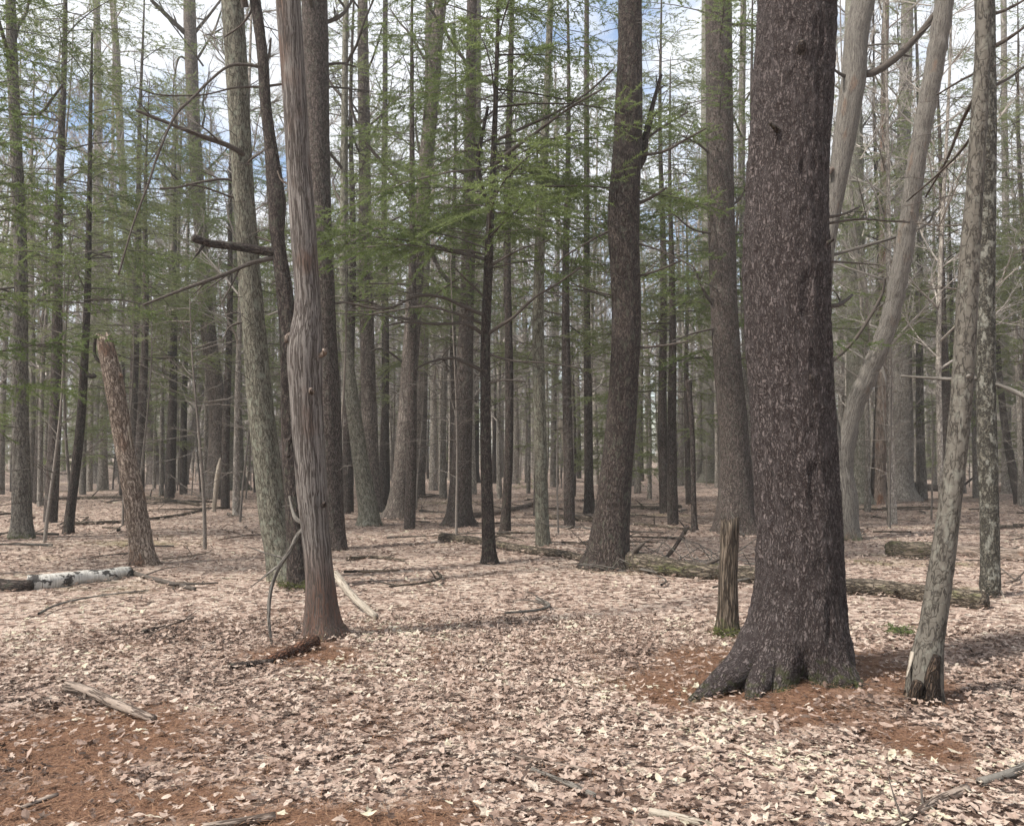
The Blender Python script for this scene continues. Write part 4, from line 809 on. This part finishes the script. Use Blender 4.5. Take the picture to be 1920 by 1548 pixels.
for i in range(96):
    d = math.sqrt(rng.uniform(49, 1000)); a_ = rng.uniform(-.58, .58); x_, y_ = d*math.sin(a_), d*math.cos(a_); th_ = rng.uniform(0, 6.28); Ls = rng.uniform(.35, 1.0)*(1+d/18); nk = rng.normal(0, .12)
    c_ = np.array([[x_+math.cos(th_)*Ls*t_-math.sin(th_)*nk*Ls*t_*(1-t_)*4, y_+math.sin(th_)*Ls*t_+math.cos(th_)*nk*Ls*t_*(1-t_)*4, 0] for t_ in np.linspace(0, 1, 5)])
    r_ = rng.uniform(.007, .016)*(1+d/22); c_[:, 2] = terr(c_[:, 0], c_[:, 1])+r_*.6+.02+rng.uniform(0, .05)*np.linspace(0, 1, 5); lo_ = c_[0].copy()
    rt_ = thing('fallen_branch', 'small dead branch lying loose among the fallen leaves', 'branch', lo_, 'small dead branches strewn over the leaves')
    p_, v_ = smooth(c_-lo_, np.linspace(r_, r_*.5, 5), .06); mb_ = MB(); mb_.tube(p_, v_[:, 0], 7, bark_disp(.003, 20, 5, .15, i)); mb_.build('stick', M[('dead', 'log', 'twig', 'stub', 'silver')[i % 5]], rt_)
    rg_ = random.Random(i)
    for _ in range(2):
        k_ = rg_.randrange(1, len(p_)-1); d_ = nrm(np.array([rg_.gauss(0, 1), rg_.gauss(0, 1), rg_.uniform(.05, .5)])); b_ = MB(); l_ = Ls*rg_.uniform(.15, .4)
        b_.tube(np.array([p_[k_], p_[k_]+d_*l_*.6, p_[k_]+d_*l_-np.array([0, 0, .1*l_])]), [r_*.5, r_*.35, r_*.15], 5); b_.build('twig', M['twig'], rt_)
def brush():
    g = G(1270, 1060); root = thing('brush_pile', 'tangle of bare grey twigs on the mossy log beside the massive pine', 'twigs', g); mb = MB(); rg = random.Random(9)
    for _ in range(46):
        b = np.array([rg.uniform(-1.1, 1.0), rg.uniform(-.6, .5), 0]); b[2] = GZ(g[0]+b[0], g[1]+b[1])-g[2]; az = rg.uniform(0, 6.3); L_ = rg.uniform(.4, 1.3); d = nrm(np.array([math.cos(az), math.sin(az)*.5, rg.uniform(.1, .7)]))
        mb.tube(np.array([b, b+d*L_*.5+np.array([0, 0, rg.uniform(-.05, .12)]), b+d*L_+np.array([0, 0, rg.uniform(-.2, .05)])]), [.009, .006, .003], 4)
    o = mb.build('twigs', M['silver'], root); o['kind'] = 'stuff'
    o = branch_part(root, g, g[1], [(1232, 1062), (1258, 1035), (1275, 1010), (1290, 985)], 7, 8, .1, M['dark'], rg, 3)
brush()

# ------------------------------------------------------------------ conifers and bare trees set back in the woods (copies of prototypes)
def proto_conifer(seed, H, R, zb, n, size, dens, mat):
    rg = random.Random(seed); root = bpy.data.objects.new('hemlock_tree', None); COL.objects.link(root)
    zs = np.linspace(-.2, H, 12); rt = .009*H if H > 14 else .012*H; path = np.stack([.04*np.sin(zs*.7+seed), .04*np.cos(zs*.5+seed), zs], -1); rad = np.linspace(rt, .01, 12)
    p, v = smooth(path, rad, .3); mb = MB(); mb.tube(p, v[:, 0], 10, bark_disp(.008, 20, 6), .2, 0); auto_twigs(mb, p, v, 16, .4, 1.2, rg, .08, zb/H+.1, rw=.007)
    mb.build('trunk', M['brown'], root); green_crown(zb, H, R, n, size, dens, .12, .2, mat)(root, path, rad, rg); return root
def proto_bare(seed, H, spread, r0, nl=24, tw=7):
    rg = random.Random(seed); root = bpy.data.objects.new('bare_tree', None); COL.objects.link(root)
    zs = np.linspace(-.3, H, 14); lean = rg.uniform(-.03, .03); bx, by = rg.uniform(-.15, .15), rg.uniform(-.15, .15)
    path = np.stack([lean*zs+bx*np.sin(zs*.35), by*np.sin(zs*.3+1)-by*math.sin(1), zs], -1); rad = np.linspace(r0, .015, 14); rad[0] *= 1.35; rad[1] *= 1.05
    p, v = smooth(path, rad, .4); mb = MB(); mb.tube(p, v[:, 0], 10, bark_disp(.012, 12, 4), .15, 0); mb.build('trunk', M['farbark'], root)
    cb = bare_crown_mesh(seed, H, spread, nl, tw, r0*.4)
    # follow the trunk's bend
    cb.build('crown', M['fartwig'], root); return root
def proto_sapling(seed, H):
    rg = random.Random(seed); root = bpy.data.objects.new('bare_sapling', None); COL.objects.link(root)
    zs = np.linspace(-.1, H, 10); path = np.stack([rg.uniform(-.06, .06)*zs+.06*np.sin(zs+seed), .05*np.cos(zs*.8+seed), zs], -1); rad = np.linspace(.035, .006, 10)
    p, v = smooth(path, rad, .25); mb = MB(); mb.tube(p, v[:, 0], 8); mb.build('trunk', M['sapling'], root)
    cb = MB(); auto_twigs(cb, p, v, 34, .4, 1.7, rg, .2, 1, .35, .008, 6, .3); cb.build('crown', M['sapling'], root); return root
def copy_tree(o, parent=None):
    c = o.copy(); COL.objects.link(c); c.parent = parent
    for ch in o.children: copy_tree(ch, c)
    return c
used = set()
def place(proto, x, y, rz, s, label, cat, group):
    o = proto if proto.name not in used and not used.add(proto.name) else copy_tree(proto)
    o.location = (x, y, GZ(x, y)-.02); o.rotation_euler = (0, 0, rz); o.scale = (s, s, s); tag(o, label, cat, group); return o
rs = random.Random(21)
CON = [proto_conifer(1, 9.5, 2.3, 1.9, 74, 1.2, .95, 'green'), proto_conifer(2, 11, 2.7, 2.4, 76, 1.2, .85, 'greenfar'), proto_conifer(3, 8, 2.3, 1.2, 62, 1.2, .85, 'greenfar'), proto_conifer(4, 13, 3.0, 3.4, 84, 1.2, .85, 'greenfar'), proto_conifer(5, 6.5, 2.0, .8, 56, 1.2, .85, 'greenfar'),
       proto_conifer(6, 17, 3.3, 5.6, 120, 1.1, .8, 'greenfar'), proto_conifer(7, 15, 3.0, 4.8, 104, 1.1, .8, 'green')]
BAR = [proto_bare(11, 19, 4.2, .15), proto_bare(12, 22, 4.6, .19), proto_bare(13, 17, 3.6, .12), proto_bare(14, 21, 4.0, .15), proto_bare(15, 15, 3.2, .075), proto_bare(16, 23, 4.4, .23)]
SAP = [proto_sapling(21, 5.5), proto_sapling(22, 7), proto_sapling(23, 4.2)]
NAMED_CON = [
    (100, 20, 5, 1.0, 'tall feathery hemlock high over the dark leaning sapling'), (250, 27, 5, 1.05, 'tall pale hemlock high above the snapped snag'), (425, 25, 6, 1.0, 'tall hemlock whose sprays show left of the olive leaning trunk'), (655, 23, 5, .95, 'tall hemlock feathering the sky right of the silver dead trunk'),
    (770, 19, 6, .95, 'tall green hemlock crowning the crowded clump of brown trunks'), (850, 28, 5, 1.0, 'pale tall hemlock high behind the broad brown trunk'), (1065, 20.5, 6, 1.0, 'tall green hemlock above and right of the slender middle pine'), (1245, 25, 5, 1.0, 'tall hemlock veiling the sky right of the bent dark trunk'),
    (1420, 22, 6, 1.0, 'tall hemlock showing beside the massive pine\'s left flank'), (1655, 29, 5, 1.05, 'tall pale hemlock above the fork of the twisted dead tree'), (1775, 24, 5, .9, 'tall feathery hemlock high behind the slim hollow-footed trunk'), (1930, 27, 5, 1.0, 'tall pale hemlock at the right edge above the mottled trunk'), (-40, 15.5, 6, .9, 'green hemlock sprays crossing the grey trunk at the left edge'),  # pixel x, distance, prototype, scale, label
    (265, 24, 3, .95, 'airy green hemlock between the leaning sapling and the brown buttressed trunk'), (75, 27, 1, 1.0, 'pale green hemlock behind the grey trunk at the left edge'), (345, 33, 3, 1.0, 'olive green hemlock high behind the trunk leaning at left'),
    (-120, 11.5, 0, 1.05, 'dark green boughs hanging into the top left corner'), (1262, 21, 3, .9, 'green hemlock filling the gap between the bent dark trunk and brown pine'), (1290, 30, 1, 1.0, 'pale hemlock farther back in the gap beside the brown pine'),
    (1010, 24, 3, .95, 'green hemlock rising behind the slender middle pine'), (720, 27, 3, .95, 'green hemlock above the crowded clump of brown trunks'), (1790, 31, 1, 1.1, 'pale olive hemlock between the hollow-footed and stout grey trunks'), (1960, 24, 3, 1.0, 'olive hemlock reaching in at the right edge behind the mottled trunk'),
    (1650, 38, 3, 1.1, 'hemlock showing between the twisted limbs of the forked dead tree'), (1075, 34, 2, 1.0, 'low green hemlock behind the little pale knob-topped snag'), (480, 36, 1, 1.0, 'hemlock showing between the leaning and crooked dark trunks')]
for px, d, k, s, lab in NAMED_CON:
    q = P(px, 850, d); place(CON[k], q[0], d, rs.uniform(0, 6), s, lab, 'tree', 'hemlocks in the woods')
taken = [(P(px, 850, d)[0], d) for px, d, *_ in NAMED_CON]
def spot(d0, d1, half, mind):
    for _ in range(60):
        d = math.sqrt(rs.uniform(d0*d0, d1*d1)); a = rs.uniform(-half, half); x, y = d*math.sin(a), d*math.cos(a)
        if all((x-u)**2+(y-v_)**2 > mind*mind for u, v_ in taken): break
    taken.append((x, y)); return x, y
for i in range(50):
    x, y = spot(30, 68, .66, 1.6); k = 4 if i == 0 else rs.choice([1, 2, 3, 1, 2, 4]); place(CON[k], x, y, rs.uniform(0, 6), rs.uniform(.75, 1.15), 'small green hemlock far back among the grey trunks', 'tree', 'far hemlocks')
for i in range(285):
    x, y = spot(23 if i < 50 else 32, 42 if i < 50 else 76, .68, 1.1); k = rs.choice([0, 1, 2, 3, 4, 4, 4, 2, 5]) if i >= 50 else rs.choice([2, 4, 4, 0]); place(BAR[k], x, y, rs.uniform(0, 6), rs.uniform(.8, 1.12), 'leafless grey brown tree far back in the crowded woods', 'tree', 'far leafless trees')
for i in range(120):
    x, y = spot(15, 55, .66, 1.0); place(rs.choice(SAP), x, y, rs.uniform(0, 6), rs.uniform(.7, 1.2), 'thin leafless sapling in the understory', 'sapling', 'bare saplings in the understory')

# small green seedlings and moss tufts on the floor
def tuft(name, label, px, py, n, h, spread, mat, cat):
    g = G(px, py); root = thing(name, label, cat, g); rg = random.Random(px); wood, nd = MB(), Needles()
    for i in range(n): bough(wood, nd, np.array([rg.gauss(0, spread*.3), rg.gauss(0, spread*.3), rg.uniform(.01, h)]), rg.uniform(0, 6.3), spread*rg.uniform(.6, 1.2), rg, .5, .2, .8, 1.1, .006)
    c = nd.build('foliage', M[mat], root); o = wood.build('stems', M['twig'], c); o['kind'] = 'stuff'
tuft('hemlock_seedling', 'bright green seedling behind the thin dark trunk and log', 985, 918, 12, .5, .5, 'green', 'seedling')
tuft('moss_tuft', 'dark green moss tuft in leaves right of the massive pine', 1692, 1190, 14, .05, .10, 'green', 'moss')
tuft('moss_tuft', 'yellow green moss around the foot of the broken stub', 1362, 1194, 12, .04, .10, 'moss', 'moss')
tuft('moss_tuft', 'yellow green moss behind the foot of the silver dead trunk', 555, 1105, 16, .06, .16, 'moss', 'moss')

# ------------------------------------------------------------------ the distant woods, one mass
def distant_forest():
    rg = random.Random(77); nr = np.random.default_rng(5); mb = MB(); nv = []; TW = []
    for i in range(900):
        d = math.sqrt(rg.uniform(66**2, 165**2)); a = rg.uniform(-.72, .72); x, y = d*math.sin(a), d*math.cos(a); z = GZ(x, y); H = rg.uniform(14, 25); r = rg.uniform(.09, .26)
        b = np.array([x, y, z-.2]); top = np.array([rg.gauss(0, .5), rg.gauss(0, .5), H])
        mb.tube(np.array([b, b+top*.35+np.array([rg.gauss(0, .15), 0, 0]), b+top*.7, b+top]), [r, r*.8, r*.45, .02], 5, cap=False)
        k = 44; t = nr.uniform(.05, 1, k); az = nr.uniform(0, 6.3, k); L_ = nr.uniform(1.2, 3.8, k)*(1.2-.6*t); e = nr.uniform(-.1, 1.0, k)
        S_ = b+top*t[:, None]; E_ = S_+np.stack([np.cos(az)*np.cos(e), np.sin(az)*np.cos(e), np.sin(e)], -1)*L_[:, None]+nr.normal(0, .2, (k, 3))
        TW.append((S_, E_, .034*(1.2-t)))
    S_ = np.vstack([q[0] for q in TW]); E_ = np.vstack([q[1] for q in TW]); R_ = np.concatenate([q[2] for q in TW]); n = len(S_)
    d = nrm(E_-S_); u = nrm(np.cross(d, [.3, .2, 1.])); w_ = np.cross(d, u); V = np.zeros((n, 6, 3))
    for j in range(3):
        o = u*math.cos(j*2.094)+w_*math.sin(j*2.094); V[:, j] = S_+o*R_[:, None]; V[:, 3+j] = E_+o*.009
    q = np.array([[j, (j+1) % 3, 3+(j+1) % 3, 3+j] for j in range(3)])[None]+(np.arange(n)*6)[:, None, None]
    mb.add(V.reshape(-1, 3), q.reshape(-1, 4), V.reshape(-1, 3)*.2, np.zeros(n*6), 0)
    # hemlock foliage among the far trunks
    for i in range(190):
        d = math.sqrt(rg.uniform(64**2, 150**2)); a = rg.uniform(-.72, .72); x, y = d*math.sin(a), d*math.cos(a); z = GZ(x, y); H = rg.uniform(5, 15); n = 620
        zz = nr.uniform(.06, 1, n); az = np.floor(nr.uniform(0, 26, n))*2.4+nr.normal(0, .12, n); rr = (1.08-zz)*rg.uniform(1.8, 3.2)*np.sqrt(nr.uniform(0, 1, n)); zl = np.round(zz*H*1.6)/1.6+nr.normal(0, .08, n)-rr*.12
        o = np.stack([x+rr*np.cos(az), y+rr*np.sin(az), z+zl], -1); dv = nrm(np.stack([np.cos(az), np.sin(az), np.zeros(n)], -1)+nr.normal(0, .6, (n, 3))); ws = nrm(np.cross(dv, nr.normal(0, 1, (n, 3))))*nr.uniform(.03, .06, n)[:, None]
        nv.append(np.stack([o-ws, o+ws, o+dv*nr.uniform(.2, .45, n)[:, None]], 1).reshape(-1, 3))
    V = np.vstack(nv); q = np.arange(len(V)).reshape(-1, 3); q = np.column_stack([q, q[:, 2]])
    mb.add(V, q, V, np.zeros(len(V)), 1)
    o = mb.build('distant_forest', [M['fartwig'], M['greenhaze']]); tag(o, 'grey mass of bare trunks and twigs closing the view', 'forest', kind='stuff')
distant_forest()

# ------------------------------------------------------------------ the air between the trees
def haze():
    x, y0, y1, z0, z1 = 170, -12, 185, -2.5, 30
    V = np.array([[sx*x, yy, zz] for zz in (z0, z1) for yy in (y0, y1) for sx in (-1, 1)], float)
    q = np.array([[0, 2, 3, 1], [4, 5, 7, 6], [0, 1, 5, 4], [2, 6, 7, 3], [0, 4, 6, 2], [1, 3, 7, 5]])
    me = bpy.data.meshes.new('haze'); fill_mesh(me, V, q, None, False)
    m, t, N, K = newmat('thin_haze'); v = N('ShaderNodeVolumePrincipled'); v.inputs['Color'].default_value = (.96, .97, .96, 1); v.inputs['Density'].default_value = .0015; v.inputs['Anisotropy'].default_value = .2
    o = N('ShaderNodeOutputMaterial'); K(v.outputs[0], o.inputs['Volume']); me.materials.append(m); tag(mk('haze', me), 'thin pale air between the trees', 'haze', kind='stuff')
if HAZE: haze()
